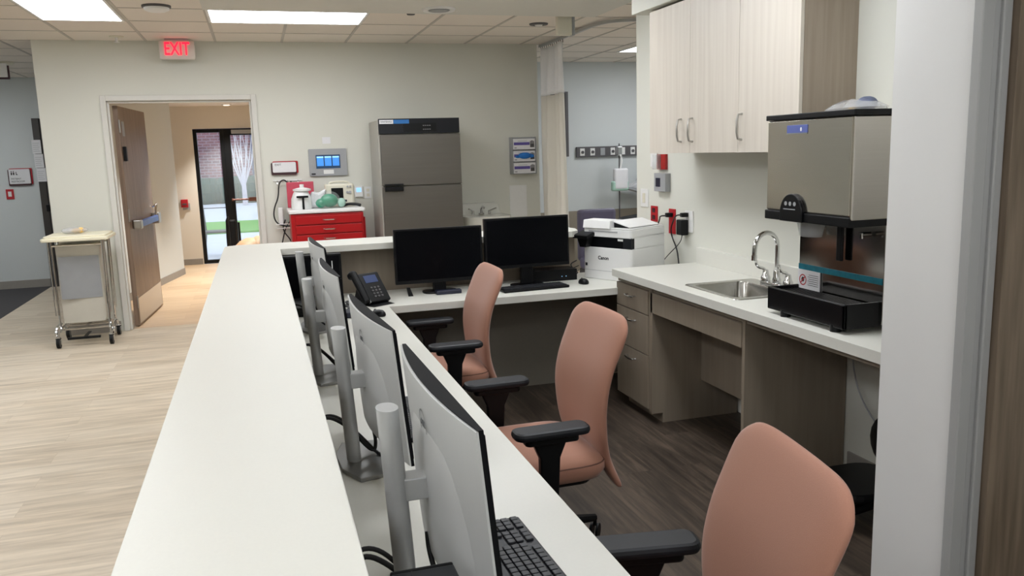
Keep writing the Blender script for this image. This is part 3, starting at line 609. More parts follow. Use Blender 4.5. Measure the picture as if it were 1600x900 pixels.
# vestibule items
t = thing('fire_alarm_pull', 'red fire alarm pull box on the beige vestibule wall', 'fire alarm', (-1.09, 13.65, .955))
obj('box', MB().box(-.05, .05, -.05, 0, -.06, .06), 'redp', t, .005); obj('pull_handle', MB().box(-.03, .03, -.06, -.05, -.02, .0), 'dgrey', t); obj('back_plate', MB().box(-.03, .075, -.012, 0, -.1, .0), 'grey', t)
tag(obj('wall_switch', MB().box(-1.215, -1.19, 13.63, 13.65, .86, .99), 'plum', bevel=.003), 'narrow dark red plate left of the fire alarm box', 'switch plate')
t = thing('folded_walker', 'black wheeled seat standing just inside the glass door', 'walker', (-.3, 11.2, 0))
obj('back_panel', MB().box(-.09, .0, -.02, .02, .42, .84), 'black', t, .02); obj('side_tube', MB().tube([(-.12, 0, .03), (-.12, 0, .82), (-.09, 0, .88)], .014, smooth=1).tube([(.03, .1, .03), (.03, .05, .8)], .014), 'black', t)
t = thing('wrapped_bundle', 'tan plastic wrapped bundle behind the end of the reception bar', 'bundle', (-.12, 10.8, 0))
obj('bundle', MB().sph((0, 0, .42), .24, .2, .22).sph((.1, 0, .46), .16, .18, .2), 'tan', t, smooth=2); obj('stand', MB().box(-.2, .25, -.15, .15, 0, .27), 'dgrey', t, .01)
# outside
struct('ground_outside', MB().box(-14, 14, 13.77, 40, -.12, -.02), 'pave')
tag(obj('grass_strip', MB().box(-14, 14, 19.2, 22.5, -.03, .02), 'grass'), 'strip of green grass across the pavement outside', 'grass', kind='stuff')
h = MB()
for k in range(60):
    x = -8+k*.22; h.sph((x, 32.5+random.uniform(-.1, .1), .4), .35, .6, .55+random.uniform(-.04, .1), 8, 6)
tag(obj('hedge', h, 'hedge'), 'clipped green hedge in front of the brick building outside', 'hedge')
t = thing('brick_building', 'red brick building with dark windows across the street', 'building', (0, 35, 0))
obj('wall', MB().box(-9, 6, 0, .5, -.1, 7), 'brick', t)
for x in (-2.75, .35):
    w = obj('window', MB().box(x-.5, x+.5, -.06, 0, .8, 2.7), 'winext', t); obj('sill', MB().box(x-.55, x+.55, -.12, 0, .7, .8), 'pave', w)
t = thing('bare_tree', 'pale leafless tree in front of the brick building', 'tree', (-.45, 30.5, 0))
tr = MB().tube([(0, 0, 0), (0, 0, .9), (.05, 0, 1.3)], [.09, .07, .06])
for k in range(7):
    a = -1.0+2.0*k/6; tr.tube([(0, 0, .5+.05*(k % 4)), (sin(a)*.35, .1*cos(k), 1.4), (sin(a)*.8, .2*cos(k*2), 2.6+.5*cos(a))], [.03, .02, .008])
    tr.tube([(sin(a)*.35, .1*cos(k), 1.4), (sin(a)*.35+.15*(-1)**k, .1, 2.4)], [.02, .008])
obj('trunk', tr, 'treeb', t)
t = thing('outdoor_chair', 'thin legged metal chair on the pavement outside the glass', 'chair', (-.72, 14.9, -.02))
obj('seat', MB().box(-.2, .2, -.2, .2, .4, .43), 'dgrey', t, .005)
for x, y in ((-.18, -.18), (.18, -.18), (-.18, .18), (.18, .18)): obj('leg', MB().cyl((x*1.25, y*1.25, 0), (x, y, .4), .012), 'dgrey', t)
obj('backrest', MB().tube([(-.18, .18, .42), (-.2, .25, .8), (.2, .25, .8), (.18, .18, .42)], .012), 'dgrey', t)

# ================================================================== RECEPTION DESK
bar = thing('transaction_counter', 'long white raised reception bar turning a corner at its far end', 'counter', (0, 0, 0))
pts = [(-.23, -1.6), (.102, -1.6), (.102, 5.16), (1.99, 5.16), (2.05, 5.21), (2.085, 5.34), (2.06, 5.48), (2.0, 5.54), (-.15, 5.54), (-.21, 5.51), (-.23, 5.46)]
obj('top', MB().prism(pts, 1.03, 1.07), 'solid', bar, .003)
obj('wall_panel', MB().box(-.16, .0, -1.6, 5.42, 0, 1.03).box(.0, 2.06, 5.3, 5.42, 0, 1.03), 'lam', bar)
dk = thing('reception_desk', 'white L shaped work surface below the raised bar', 'desk', (0, 0, 0))
obj('worktop', MB().prism([(.0, -1.6), (.677, -1.6), (.677, 4.715), (2.697, 4.715), (2.697, 5.42), (2.06, 5.42), (2.06, 5.3), (.0, 5.3)], .70, .745), 'solid', dk, .003)
obj('modesty_panel', MB().box(2.06, 2.697, 5.38, 5.42, 0, .70).box(.0, .03, -1.6, 5.3, 0, .70), 'lam', dk)
obj('support_panel', MB().box(.03, .62, -.3, -.27, 0, .70), 'lam', dk)
obj('cable_hatch', MB().box(.03, 2.1, 5.28, 5.298, 0, .70), mat('under_desk_grey', (138, 132, 120), .6, noise=.04), dk)

# sink counter
ct = thing('sink_counter', 'white worktop with backsplash along the right wall', 'worktop', (0, 0, 0))
sx0, sx1, sy0, sy1 = 2.20, 2.61, 3.48, 3.98
tp = MB().box(2.09, 2.70, 2.275, sy0, .82, .864).box(2.09, 2.70, sy1, 4.737, .82, .864).box(2.09, sx0, sy0, sy1, .82, .864).box(sx1, 2.70, sy0, sy1, .82, .864)
obj('worktop', tp, 'solid', ct)
obj('backsplash', MB().box(2.672, 2.70, 2.275, 4.715, .864, .965), 'solid', ct, .002)
obj('apron_rail', MB().box(2.13, 2.15, 2.275, 4.73, .79, .82), 'lam', ct)
t = thing('vanity_apron', 'greige front panel and slanted knee panel below the sink', 'cabinet panel', (0, 0, 0))
obj('front_panel', MB().box(2.12, 2.14, 3.315, 4.272, .667, .785), 'lam', t, .001); obj('knee_panel', MB().box(2.44, 2.46, 3.31, 4.238, .235, .695), 'lam', t)
obj('divider_panel', MB().box(2.12, 2.695, 3.285, 3.308, 0, .818), 'lam', t, .001)
t = thing('drawer_cabinet', 'greige three drawer base cabinet at the end of the sink counter', 'cabinet', (0, 0, 0))
obj('carcass', MB().box(2.14, 2.69, 4.262, 4.712, .09, .815).box(2.19, 2.69, 4.262, 4.712, 0, .09), 'lam', t)
obj('end_panel', MB().prism([(2.12, .06), (2.19, .06), (2.19, 0), (2.69, 0), (2.69, .815), (2.12, .815)], 4.24, 4.262, 'y'), 'lam', t, .001)
obj('face_filler', MB().box(2.125, 2.14, 4.262, 4.29, .06, .815), 'lam', t)
for k, (a, b) in enumerate(((.645, .785), (.405, .638), (.075, .398))):
    dd = obj('drawer', MB().box(2.118, 2.14, 4.292, 4.728, a, b), 'lam', t, .0015); zc = b-.055; yc = 4.51
    obj('handle', MB().tube([(2.118, yc-.055, zc), (2.088, yc-.05, zc), (2.088, yc+.05, zc), (2.118, yc+.055, zc)], .0055, smooth=1), 'chrome', dd, smooth=True)
# sink
t = thing('sink_basin', 'rectangular stainless sink set in the white worktop', 'sink', ((sx0+sx1)/2, (sy0+sy1)/2, .864))
w, d = (sx1-sx0)/2, (sy1-sy0)/2
def rr(w, d, r, z, n=6, ox=0):
    o = []
    for qx, qy, a0 in ((1, 1, 0), (-1, 1, pi/2), (-1, -1, pi), (1, -1, 3*pi/2)):
        for k in range(n+1):
            a = a0+k*pi/2/n; o.append((ox+qx*(w-r)+r*cos(a), qy*(d-r)+r*sin(a), z))
    return o
rim = [rr(w+.015, d+.015, .03, .0005), rr(w+.012, d+.012, .03, .004), rr(w-.012, d-.02, .04, .004)]
obj('rim', MB().rings([rr(w+.016, d+.016, .03, .0005), rr(w+.013, d+.013, .03, .004), rr(w-.045, d-.03, .05, .003, ox=-.03)], cap=False), 'steels', t, smooth=True)
obj('bowl', MB().rings([rr(w-.045, d-.03, .05, .003, ox=-.03), rr(w-.05, d-.035, .05, -.01, ox=-.03), rr(w-.06, d-.045, .05, -.14, ox=-.03), rr(w-.08, d-.065, .04, -.155, ox=-.03), rr(.03, .03, .029, -.158, ox=-.03)], cap=False), 'steels', t, smooth=2)
obj('drain', MB().lathe([(.04, -.158), (.035, -.154), (.02, -.157), (.001, -.157)], -.03, 0), 'chrome', t, smooth=True)
t = thing('gooseneck_faucet', 'chrome gooseneck faucet with wrist blade handles behind the sink', 'faucet', (2.60, 3.74, .868))
obj('deck_plate', MB().slab(0, 0, .05, .26, 0, .012, .02, .004), 'chrome', t)
arc = [(0, 0, .0), (0, 0, .21)]+[(-.075+.075*cos(a), -.01*(1-cos(a)), .21+.075*sin(a)) for a in [pi*k/10 for k in range(1, 11)]]+[(-.152, -.02, .17)]
obj('spout', MB().tube(arc, .0125, 12).lathe([(.022, .012), (.024, .03), (.018, .045), (.0175, .075), (.013, .085)], 0, 0), 'chrome', t, smooth=True)
obj('aerator', MB().cyl((-.152, -.02, .172), (-.153, -.02, .145), .0145), 'chrome', t)
for s in (-1, 1):
    obj('blade_handle', MB().lathe([(.026, .012), (.026, .03), (.018, .045), (.014, .07), (.001, .075)], 0, s*.1).tube([(0, s*.1, .065), (-.015, s*.1, .08), (-.04, s*.103, .085), (-.058, s*.104, .105), (-.06, s*.104, .125)], .008, smooth=2), 'chrome', t, smooth=True)
# wall cabinets
t0 = thing('wall_cabinet', 'pale ash double door wall cabinet nearest the treatment bay', 'wall cabinet', (2.545, 4.305, 1.572))
def cab(t, y0, y1, splits, hs):
    cy = (y0+y1)/2
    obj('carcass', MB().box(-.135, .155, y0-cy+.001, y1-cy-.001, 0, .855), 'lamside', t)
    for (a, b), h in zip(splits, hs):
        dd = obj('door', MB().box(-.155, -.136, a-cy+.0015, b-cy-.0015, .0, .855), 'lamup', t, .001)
        hy = h-cy
        obj('handle', MB().tube([(-.155, hy, .065), (-.185, hy, .07), (-.185, hy, .19), (-.155, hy, .195)], .006, smooth=1), 'nickel', dd, smooth=True)
cab(t0, 3.80, 4.81, [(3.80, 4.305), (4.305, 4.81)], [4.27, 4.40])
t1 = thing('wall_cabinet', 'pale ash single door wall cabinet with bare side above the ice machine', 'wall cabinet', (2.545, 3.55, 1.572))
cab(t1, 3.30, 3.80, [(3.30, 3.80)], [3.765])
# right wall devices
def plate(name, label, cat, y0, y1, z0, z1, m, dx=.008):
    t = thing(name, label, cat, (2.70, (y0+y1)/2, (z0+z1)/2)); w, h = (y1-y0)/2, (z1-z0)/2
    obj('plate', MB().box(-dx, 0, -w, w, -h, h), m, t, .002); return t, w, h
t, w, h = plate('light_switch', 'white light switch near the end of the right wall', 'light switch', 5.45, 5.57, 1.18, 1.31, 'white'); obj('rocker', MB().box(-.013, -.008, -.02, .02, -.035, .035), 'offwhite', t, .002)
t, w, h = plate('red_outlet', 'red emergency outlet nearer the wall end, partly behind the printer', 'outlet', 5.305, 5.405, 1.085, 1.195, 'redp'); obj('sockets', MB().box(-.011, -.008, -.02, .02, .01, .04).box(-.011, -.008, -.02, .02, -.04, -.01), 'plum', t)
t, w, h = plate('red_outlet', 'red emergency outlet with a black plug pushed in', 'outlet', 5.04, 5.13, 1.02, 1.19, 'redp')
obj('plug', MB().slab(-.03, 0, .05, .035, .03, .06, .01, .005), 'black', t)
t, w, h = plate('wall_outlet', 'white outlet with a plug and black adapter on the right wall', 'outlet', 4.80, 4.905, 1.05, 1.19, 'white')
obj('plug', MB().slab(-.03, .02, .05, .04, .03, .058, .01, .005), 'black', t); obj('power_adapter', MB().box(-.06, -.008, .0, .075, -.09, .012), 'black', t, .006)
tag(obj('plug_cord', MB().tube([(2.66, 5.09, 1.145), (2.64, 5.16, 1.14), (2.67, 5.22, 1.11), (2.68, 5.27, 1.07), (2.66, 5.3, .98)], .005, smooth=2).tube([(2.655, 4.875, 1.165), (2.64, 4.93, 1.16), (2.66, 5.0, 1.12), (2.67, 5.06, 1.06), (2.675, 5.05, 1.0), (2.67, 4.97, .93), (2.66, 4.93, .86), (2.65, 4.9, .80)], .005, smooth=2), 'cord', smooth=2), 'black cord arching from the red outlet down behind the white worktop', 'cord')
tag(obj('adapter_cable', MB().tube([(2.665, 4.89, 1.03), (2.66, 4.9, .98), (2.62, 4.98, .90), (2.64, 5.1, .84)], .003, smooth=2), 'cord', smooth=2), 'thin black cable from the adapter sloping behind the printer', 'cable')
t, w, h = plate('wall_display', 'grey square wall controller with small dark blue display', 'controller', 5.12, 5.29, 1.305, 1.43, 'grey', .04); obj('display', MB().box(-.042, -.04, -.01, .055, -.03, .03), 'navy', t)
t, w, h = plate('strobe_alarm', 'red fire strobe with clear lens below the first wall cabinet', 'fire alarm', 5.16, 5.285, 1.455, 1.56, 'redg', .02); obj('lens', MB().box(-.06, -.02, .0, .055, -.05, .05), 'clear', t, .004)
t, w, h = plate('wall_jack', 'blank white plate beside the red fire strobe', 'wall plate', 5.31, 5.41, 1.47, 1.57, 'white')
tag(obj('drain_hose', MB().tube([(2.67, 3.2, .81), (2.665, 3.22, .6), (2.665, 3.16, .42), (2.665, 3.02, .30), (2.665, 2.9, .27), (2.665, 2.8, .26)], .004, smooth=2), 'grey', smooth=2), 'thin grey hose curving down the wall under the worktop', 'hose')

# ================================================================== ICE MACHINE
t = thing('ice_machine', 'stainless countertop ice and water dispenser at the counter end', 'ice machine', (2.135, 2.89, .864))
o = t.location; X = lambda x: x-2.135; Yy = lambda y: y-2.89
hd = obj('head_shell', MB().box(X(2.15), X(2.62), Yy(2.625), Yy(3.155), .445, .845), 'steelm', t, .004)
obj('front_panel', MB().box(X(2.135), X(2.155), Yy(2.62), Yy(3.16), .465, .845).box(X(2.135), X(2.345), Yy(2.61), Yy(2.622), .452, .845), 'steel', t, .006)
obj('lid_trim', MB().box(X(2.128), X(2.365), Yy(2.603), Yy(3.165), .846, .868), 'black', t, .003)
obj('rear_panel', MB().box(X(2.352), X(2.66), Yy(2.612), Yy(3.155), .0+.05, .87), 'steel', t, .003)
obj('lower_trim', MB().box(X(2.13), X(2.345), Yy(2.615), Yy(3.165), .425, .464), 'black', t, .004)
lb = obj('backplate', MB().box(X(2.31), X(2.35), Yy(2.625), Yy(3.155), .03, .43), 'steelm', t, .002)
obj('teal_tape', MB().box(X(2.307), X(2.31), Yy(2.63), Yy(3.155), .19, .215), 'teal', lb)
dm = MB().prism([(.075*cos(a), .075*sin(a)*1.15) for a in [pi*k/16 for k in range(17)]]+[(-.075, -.03), (.075, -.03)], X(2.118), X(2.136), 'x')
dome = obj('control_dome', dm, 'blackgl', t, .004); dome.location = (0, Yy(2.965), .455)
for k in range(3): obj('touch_icon', MB().cyl((X(2.1175), -.03+.03*k, .045), (X(2.1165), -.03+.03*k, .045), .009, n=12), 'grey', dome)
obj('icon_caption', MB().box(X(2.1165), X(2.1175), -.035, .045, .02, .024), 'grey', dome)
bd = obj('badge', MB().box(X(2.132), X(2.136), Yy(2.885), Yy(3.02), .79, .822), 'blueb', t, .001)
dp = MB().sph((X(2.1315), Yy(2.925), .804), .001, .006, .009, 10, 6); obj('drop_logo', dp, 'paper', bd); obj('badge_rim', MB().box(X(2.131), X(2.134), Yy(2.885), Yy(3.02), .785, .79), 'chrome', bd)
sp = MB()
sp.rings([[(X(2.24)+a*w, Yy(2.985)+b*w*1.4, z) for a, b in [(cos(q), sin(q)) for q in [2*pi*k/16 for k in range(16)]]] for z, w in ((.355, .04), (.43, .055))], cap=False)
obj('ice_chute', sp, 'clear', t, smooth=True)
obj('water_nozzle', MB().cyl((X(2.3), Yy(2.7), .385), (X(2.26), Yy(2.7), .385), .011).cyl((X(2.262), Yy(2.7), .39), (X(2.262), Yy(2.7), .37), .008), 'chrome', t)
obj('dispense_lever', MB().box(X(2.28), X(2.295), Yy(2.84), Yy(2.875), .26, .43), 'black', t, .006)
tr = MB(); tr.box(X(2.15), X(2.32), Yy(2.645), Yy(3.158), .022, .03)
tr.box(X(2.15), X(2.165), Yy(2.645), Yy(3.158), .02, .12).box(X(2.15), X(2.38), Yy(2.645), Yy(2.66), .02, .12).box(X(2.15), X(2.33), Yy(3.143), Yy(3.158), .02, .12)
dt = obj('drip_tray', tr, 'blackgl', t, .004)
gm = MB()
for k in range(9): gm.box(X(2.168)+.015*k, X(2.174)+.015*k, Yy(2.662), Yy(3.141), .1, .108)
obj('grille', gm, 'black', dt)
obj('apron', MB().box(X(2.166), X(2.31), Yy(2.66), Yy(3.143), .03, .095), 'black', dt)
lbl = obj('warning_label', MB().box(X(2.302), X(2.3065), Yy(3.0), Yy(3.15), .105, .19), 'paper', t)
rg = MB(); n = 28
rg.rings([[(X(2.3015), Yy(3.115)+r*cos(2*pi*k/n), .145+r*sin(2*pi*k/n)) for k in range(n)] for r in (.02, .025)], cap=False)
rg.add([(X(2.3012), Yy(3.115)+a, .145+b) for a, b in ((-.017, .013), (-.013, .017), (.017, -.013), (.013, -.017))], [(0, 1, 2, 3)])
obj('prohibition_sign', rg, 'redp', lbl); obj('hand_symbol', MB().sph((X(2.3016), Yy(3.115), .147), .0003, .01, .012, 8, 6), 'ink', lbl)
pm = MB()
for k in range(6): pm.box(X(2.3012), X(2.3018), Yy(3.008), Yy(3.08)-.006*(k % 2), .125+.009*k, .127+.009*k)
obj('printed_lines', pm, 'ink', lbl)
for x, y in ((2.17, 3.05), (2.17, 2.72), (2.6, 3.05), (2.6, 2.72)): obj('foot', MB().cyl((X(x), Yy(y), 0), (X(x), Yy(y), .03), .022), 'black', t)
t = thing('supply_bag', 'clear plastic bag with a grey roll on top of the ice machine', 'bag', (2.42, 2.95, 1.735))
obj('film', MB().rings([[(.09*w*cos(a)+.02*sin(3*a), .16*w*sin(a)*(1.1 if sin(a) > 0 else 1)+.01*cos(5*a), z) for a in [2*pi*k/18 for k in range(18)]] for z, w in ((0, .95), (.015, 1), (.035, .7), (.05, .35))]), 'bagclear', t, smooth=True)
obj('grey_roll', MB().sph((0, -.06, .03), .04, .045, .03), mat('slate_roll', (96, 104, 130), .6, noise=.3, nscale=60), t, smooth=2)
obj('small_fitting', MB().box(-.01, .01, .02, .035, .0, .02), 'yellowish', t)

# ================================================================== MONITORS
def curved_monitor(dz=0):
    t = thing('desktop_monitor', '', 'monitor', (0, 0, 0), 0, 'white backed monitors along the reception bar')
    # the stand
    obj('base_plate', MB().prism([(.11, .135), (0, .155), (-.035, .06), (-.035, -.06), (0, -.155), (.11, -.135)], 0, .012), 'silverd', t, .002)
    def ov(cx, z): return [(cx+.02*cos(a), .03*sin(a), z) for a in [2*pi*k/24 for k in range(24)]]
    obj('stand_column', MB().rings([ov(.01, .012), ov(-.012, .40+dz)]), 'silver', t, smooth=True)
    obj('neck', MB().box(-.0, .07, -.022, .022, .225+dz, .268+dz), 'silver', t, .003)
    W, H2 = .605, .36; zc = .262+dz; N = 24; tilt = radians(5)
    def curve(s, off, th):  # x as function of y
        return [(off+s*(2*y/W)**2, y) for y in [-W/2+W*k/N for k in range(N+1)]]
    def panel(fr, bk, z0, z1):
        poly = fr+bk[::-1]; R = []
        for z in (z0, z1):
            R.append([(p[0]-(z-zc)*math.tan(tilt), p[1], z) for p in poly])
        return MB().rings(R)
    bk = curve(.024, .062, 0); md = curve(.022, .068, 0); fr = curve(.0, .098, 0)
    obj('back_shell', panel(md, bk, zc-H2/2+.002, zc+H2/2-.002), 'monback', t)
    o = obj('front_frame', panel(fr, md, zc-H2/2, zc+H2/2), 'monframe', t)
    obj('screen', panel(curve(0, .0995, 0), curve(0, .0983, 0), zc-H2/2+.02, zc+H2/2-.008), 'screen', o)
    # rear hump of the lower half
    hp = MB(); R = []
    for k in range(9):
        a = k/8; z = zc-H2/2+.012+a*.26; w = .24*math.sqrt(max(0, 1-(a-.15)**2*.9)); dp = .022*math.sqrt(max(0, 1-a**3))+.004
        xo = .066-(z-zc)*math.tan(tilt)
        R.append([(xo-dp*(1-(2*j/12-1)**2)**.5*.7+.024*((2*j/12-1)*w*2/W)**2-.001, (2*j/12-1)*w, z) for j in range(13)]+[(xo+.006+.024*(w*2/W)**2, w, z), (xo+.006+.024*(w*2/W)**2, -w, z)])
    obj('rear_housing', MB().rings(R), 'monback', t, smooth=True)
    lg = MB(); n = 28
    lg.rings([[(.0605-.10*math.tan(tilt)-(r*sin(2*pi*k/n))*math.tan(tilt), r*cos(2*pi*k/n), zc+.10+r*sin(2*pi*k/n)) for k in range(n)] for r in (.0235, .027)], cap=False)
    l = obj('round_logo', lg, 'logo', t)
    tx = text('logo_letters', 'DELL', .016, 'logo', l, (.0605-.1*math.tan(tilt), 0, zc+.10), (pi/2, 0, -pi/2), .0005)
    return t
m0 = curved_monitor(.027); m1 = curved_monitor()
ML = ['white backed monitor nearest the camera, beside the black computer', 'white backed monitor, second from the camera, full base plate showing', 'white backed monitor, third from the camera, before the desk phone', 'white backed monitor furthest away, in the desk corner']
for i, (x, y, rz) in enumerate(((.203, 1.43, 1), (.196, 2.30, 4), (.168, 3.30, 2), (.186, 4.27, 3))):
    if i == 0: m0.location = (x, y, .745); m0.rotation_euler = (0, 0, radians(rz)); m0['label'] = ML[0]
    elif i == 1: m1.location = (x, y, .745); m1.rotation_euler = (0, 0, radians(rz)); m1['label'] = ML[1]
    else: copy_tree(m1, (x, y, .745), radians(rz), ML[i])
# cables behind the monitors
CL = ['thick black cable looping behind the nearest monitor stand', 'thick black cable looping behind the second monitor stand', 'thick black cable looping behind the third monitor stand', 'thick black cable looping behind the furthest monitor stand']
for i, y in enumerate((1.41, 2.30, 3.30, 4.27)):
    m = MB().tube([(.07, y-.1, .76), (.09, y+.0, .83), (.13, y+.1, .87), (.2, y+.06, .84), (.26, y-.02, .77), (.275, y+.02, .80), (.262, y+.06, .86), (.262, y+.07, .90)], .0055, smooth=3)
    m.tube([(.05, y+.0, .755), (.09, y+.12, .83), (.16, y+.15, .86), (.23, y+.1, .80), (.28, y+.0, .755), (.33, y-.08, .752)], .005, smooth=3)
    tag(obj('monitor_cable', m, 'cord', smooth=2), CL[i], 'cable', 'monitor cables on the desk')
# small desktop computer
t = thing('desktop_computer', 'small black desktop computer standing beside the nearest monitor', 'computer', (.2, 1.075, .745))
obj('case', MB().box(-.05, .05, -.14, .115, 0, .235), 'charcoal', t, .003); obj('side_cover', MB().box(-.0535, -.0505, -.138, .113, .003, .232), 'silver', t, .001)
obj('front_bezel', MB().box(-.05, .05, .117, .125, 0, .235), 'black', t, .003); obj('top_groove', MB().box(-.018, -.016, -.138, .113, .235, .2362), 'blackgl', t)
# keyboards
def keyboard(label, loc, rz, detailed):
    t = thing('keyboard', label, 'keyboard', loc, rz)
    obj('base', MB().slab(0, 0, .145, .445, 0, .016, .008, .004), 'charcoal' if detailed else 'black', t)
    rows = [.055, .032, .013, -.006, -.025, -.044]
    if detailed:
        km = MB().slab(0, 0, .0165, .0172, 0, .006, .002, .0015, n=2); first = None; cnt = 0
        for r in rows:
            y = -.21
            while y < .205 and cnt < 100:
                gap = (.055 < y < .07) or (.14 < y < .145) 
                if not (r == .055 and abs(y-.06) < .012) and not (r in (-.006, -.025) and .07 < y < .115):
                    o = obj('key', km, 'key', t, loc=(r, y+.009, .015)) if first is None else first.copy()
                    if first is None: first = o
                    else: COL.objects.link(o); o.parent = t; o.location = (r, y+.009, .015)
                    cnt += 1
                y += .0195+(.008 if abs(y-.06) < .01 or abs(y-.13) < .01 else 0)
    else:
        km = MB()
        for r in rows:
            for k in range(22): km.box(r-.008, r+.008, -.21+.0192*k, -.194+.0192*k, .0145, .02)
        obj('keys', km, 'key', t)
    return t
keyboard('black full size keyboard in front of the nearest white backed monitor', (.468, 1.545, .7455), radians(2), True)
keyboard('black keyboard mostly hidden right of the second white backed monitor', (.46, 2.62, .7455), radians(-3), False)
keyboard('black keyboard in front of the right flat monitor on the far desk', (1.625, 4.915, .7455), radians(90+4), False)
def mouse(label, x, y, rz):
    t = thing('mouse', label, 'mouse', (x, y, .7455), rz)
    obj('body', MB().rings([[(.05*w*cos(a), .032*w*sin(a), z) for a in [2*pi*k/20 for k in range(20)]] for z, w in ((0, .92), (.008, 1), (.02, .92), (.03, .65), (.034, .2))]), 'black', t, smooth=2)
    obj('scroll_wheel', MB().cyl((.03, -.003, .027), (.03, .003, .027), .008), 'dgrey', t)
mouse('black computer mouse next to the far keyboard, left of the printer', 1.985, 4.955, radians(90))
mouse('black mouse on the desk behind the second white backed monitor', .58, 4.46, radians(120))
tag(obj('headset_stand', MB().slab(.43, 4.52, .05, .12, .7455, .775, .01, .005), 'navy'), 'small dark blue gadget by the phone, behind the third monitor', 'gadget').name = 'card_reader'
tag(obj('phone_cord', MB().tube([(.42, 4.62, .752), (.45, 4.66, .77), (.41, 4.7, .775), (.46, 4.74, .77), (.43, 4.8, .78), (.5, 4.85, .765)], .007, smooth=2), 'cord', smooth=2), 'coiled black phone cord left of the desk phone', 'cord')
# flat monitors
def flat_monitor(label, x0, x1, z0, z1, y, rz=0, brand=None, tilt=2):
    t = thing('flat_monitor', label, 'monitor', ((x0+x1)/2, y, .745), radians(rz)); w = (x1-x0)/2; a, b = z0-.745, z1-.745
    T = Matrix.Translation((0, 0, (a+b)/2)) @ Matrix.Rotation(radians(-tilt), 4, 'X') @ Matrix.Translation((0, 0, -(a+b)/2))
    fr = MB().box(-w, w, -.008, .03, a, b, T); f = obj('bezel', fr, 'black', t, .002)
    obj('screen', MB().box(-w+.012, w-.012, -.0095, -.0083, a+.022, b-.012, T), 'screen', f)
    obj('rear_housing', MB().box(-w*.6, w*.6, .03, .06, a+.03, b-.08, T), 'black', t, .01)
    obj('stand_neck', MB().box(-.04, .04, .012, .05, .01, a+.1), 'black', t, .004)
    obj('base_plate', MB().slab(0, .02, .22, .13, 0, .012, .05, .004), 'blackgl', t)
    if brand: text('brand_lettering', brand, .015, 'logo', f, (0, -.0105, a+.011), FACE_Y, .0003)
    return t
flat_monitor('black flat monitor with a blank screen left on the far desk', .775, 1.335, .812, 1.155, 5.06, -1)
flat_monitor('black flat monitor with a blank screen on the far desk next to the printer', 1.35, 1.92, .868, 1.193, 5.045, 1, 'SCEPTRE')
tag(obj('card_terminal', MB().slab(1.09, 4.985+.0, .16, .05, .7455, .77, .006, .004), 'navy'), 'flat dark box lying under the left flat monitor', 'terminal')
tag(obj('cable_clip', MB().prism([(.84, .7455), (.87, .7455), (.85, .80), (.83, .80)], 4.99, 5.01, 'y'), 'black'), 'small black prop foot under the left edge of the far left monitor', 'prop').name = 'prop_foot'
t = thing('mini_computer', 'flat black computer box with tiny lights behind the right flat monitor', 'computer', (1.84, 5.2, .7455))
obj('case', MB().box(-.19, .17, -.07, .08, 0, .075), 'black', t, .004)
for x in (.06, .09): obj('indicator_light', MB().cyl((x, -.0705, .03), (x, -.072, .03), .003, n=8), 'lcdl', t)
t = thing('corner_display', 'black display standing in the far left corner under the bar', 'monitor', (.28, 5.1, .7455))
obj('housing', MB().box(-.175, .175, .0, .06, .0, .283), 'black', t, .006); obj('screen', MB().box(-.16, .16, -.003, -.0005, .015, .27), 'screen', t); obj('reflection_strip', MB().box(.115, .12, -.005, -.0032, .17, .24), 'white', t)  # the thin white strip is a painted reflection on the dark display
t = thing('flat_black_computer', 'black computer lying flat in the shade behind the last monitors', 'computer', (.19, 4.78, .7455))
obj('case', MB().box(-.085, .085, -.17, .17, 0, .05), 'black', t, .004); obj('vent_panel', MB().box(-.07, .07, -.16, .0, .05, .052), 'blackgl', t)
tag(obj('desk_cables', MB().tube([(2.0, 5.24, .752), (2.02, 5.2, .8), (1.99, 5.22, .84), (2.05, 5.24, .86)], .004, smooth=2).tube([(1.96, 5.2, .79), (2.06, 5.22, .795)], .003).tube([(2.0, 5.2, .76), (2.04, 5.16, .79), (1.98, 5.18, .81), (2.05, 5.2, .83)], .003, smooth=2), 'cord', smooth=2), 'tangle of black cables left of the printer', 'cables')
# phone
t = thing('desk_phone', 'black office desk phone with small blue display on the corner desk', 'telephone', (.60, 4.84, .7455), radians(30))
t.scale = (1.0, 1.0, 1.0); T = Matrix.Translation((0, -.02, .0)) @ Matrix.Rotation(radians(52), 4, 'X')
obj('foot', MB().prism([(-.1, .0), (.1, .0), (.05, .12), (-.03, .005)], -.07, .09, 'x'), 'black', t, .004)
bd = obj('body', MB().slab(.03, .1, .15, .2, .0, .03, .01, .006, T=T), 'black', t)
obj('display', MB().box(-.015, .075, .13, .18, .0305, .032, T), 'phonelcd', bd)
kk = MB()
for a in range(3):
    for b in range(4): kk.slab(.005+.025*a, .035+.02*b, .014, .011, .03, .034, .003, .001, n=2, T=T)
obj('keypad', kk, 'dgrey', bd)
obj('trim_strip', MB().box(-.05, -.046, .0, .19, .015, .034, T), 'silver', bd)
obj('handset', MB().slab(-.075, .11, .045, .22, .02, .05, .018, .012, T=T).slab(-.075, .2, .05, .045, .0, .045, .018, .01, T=T).slab(-.075, .02, .05, .045, .0, .045, .018, .01, T=T), 'black', t)

# ================================================================== PRINTER
t = thing('printer', 'white multifunction laser printer with black control panel', 'printer', (2.18, 5.02, .7455), math.atan2(-.89, .455))
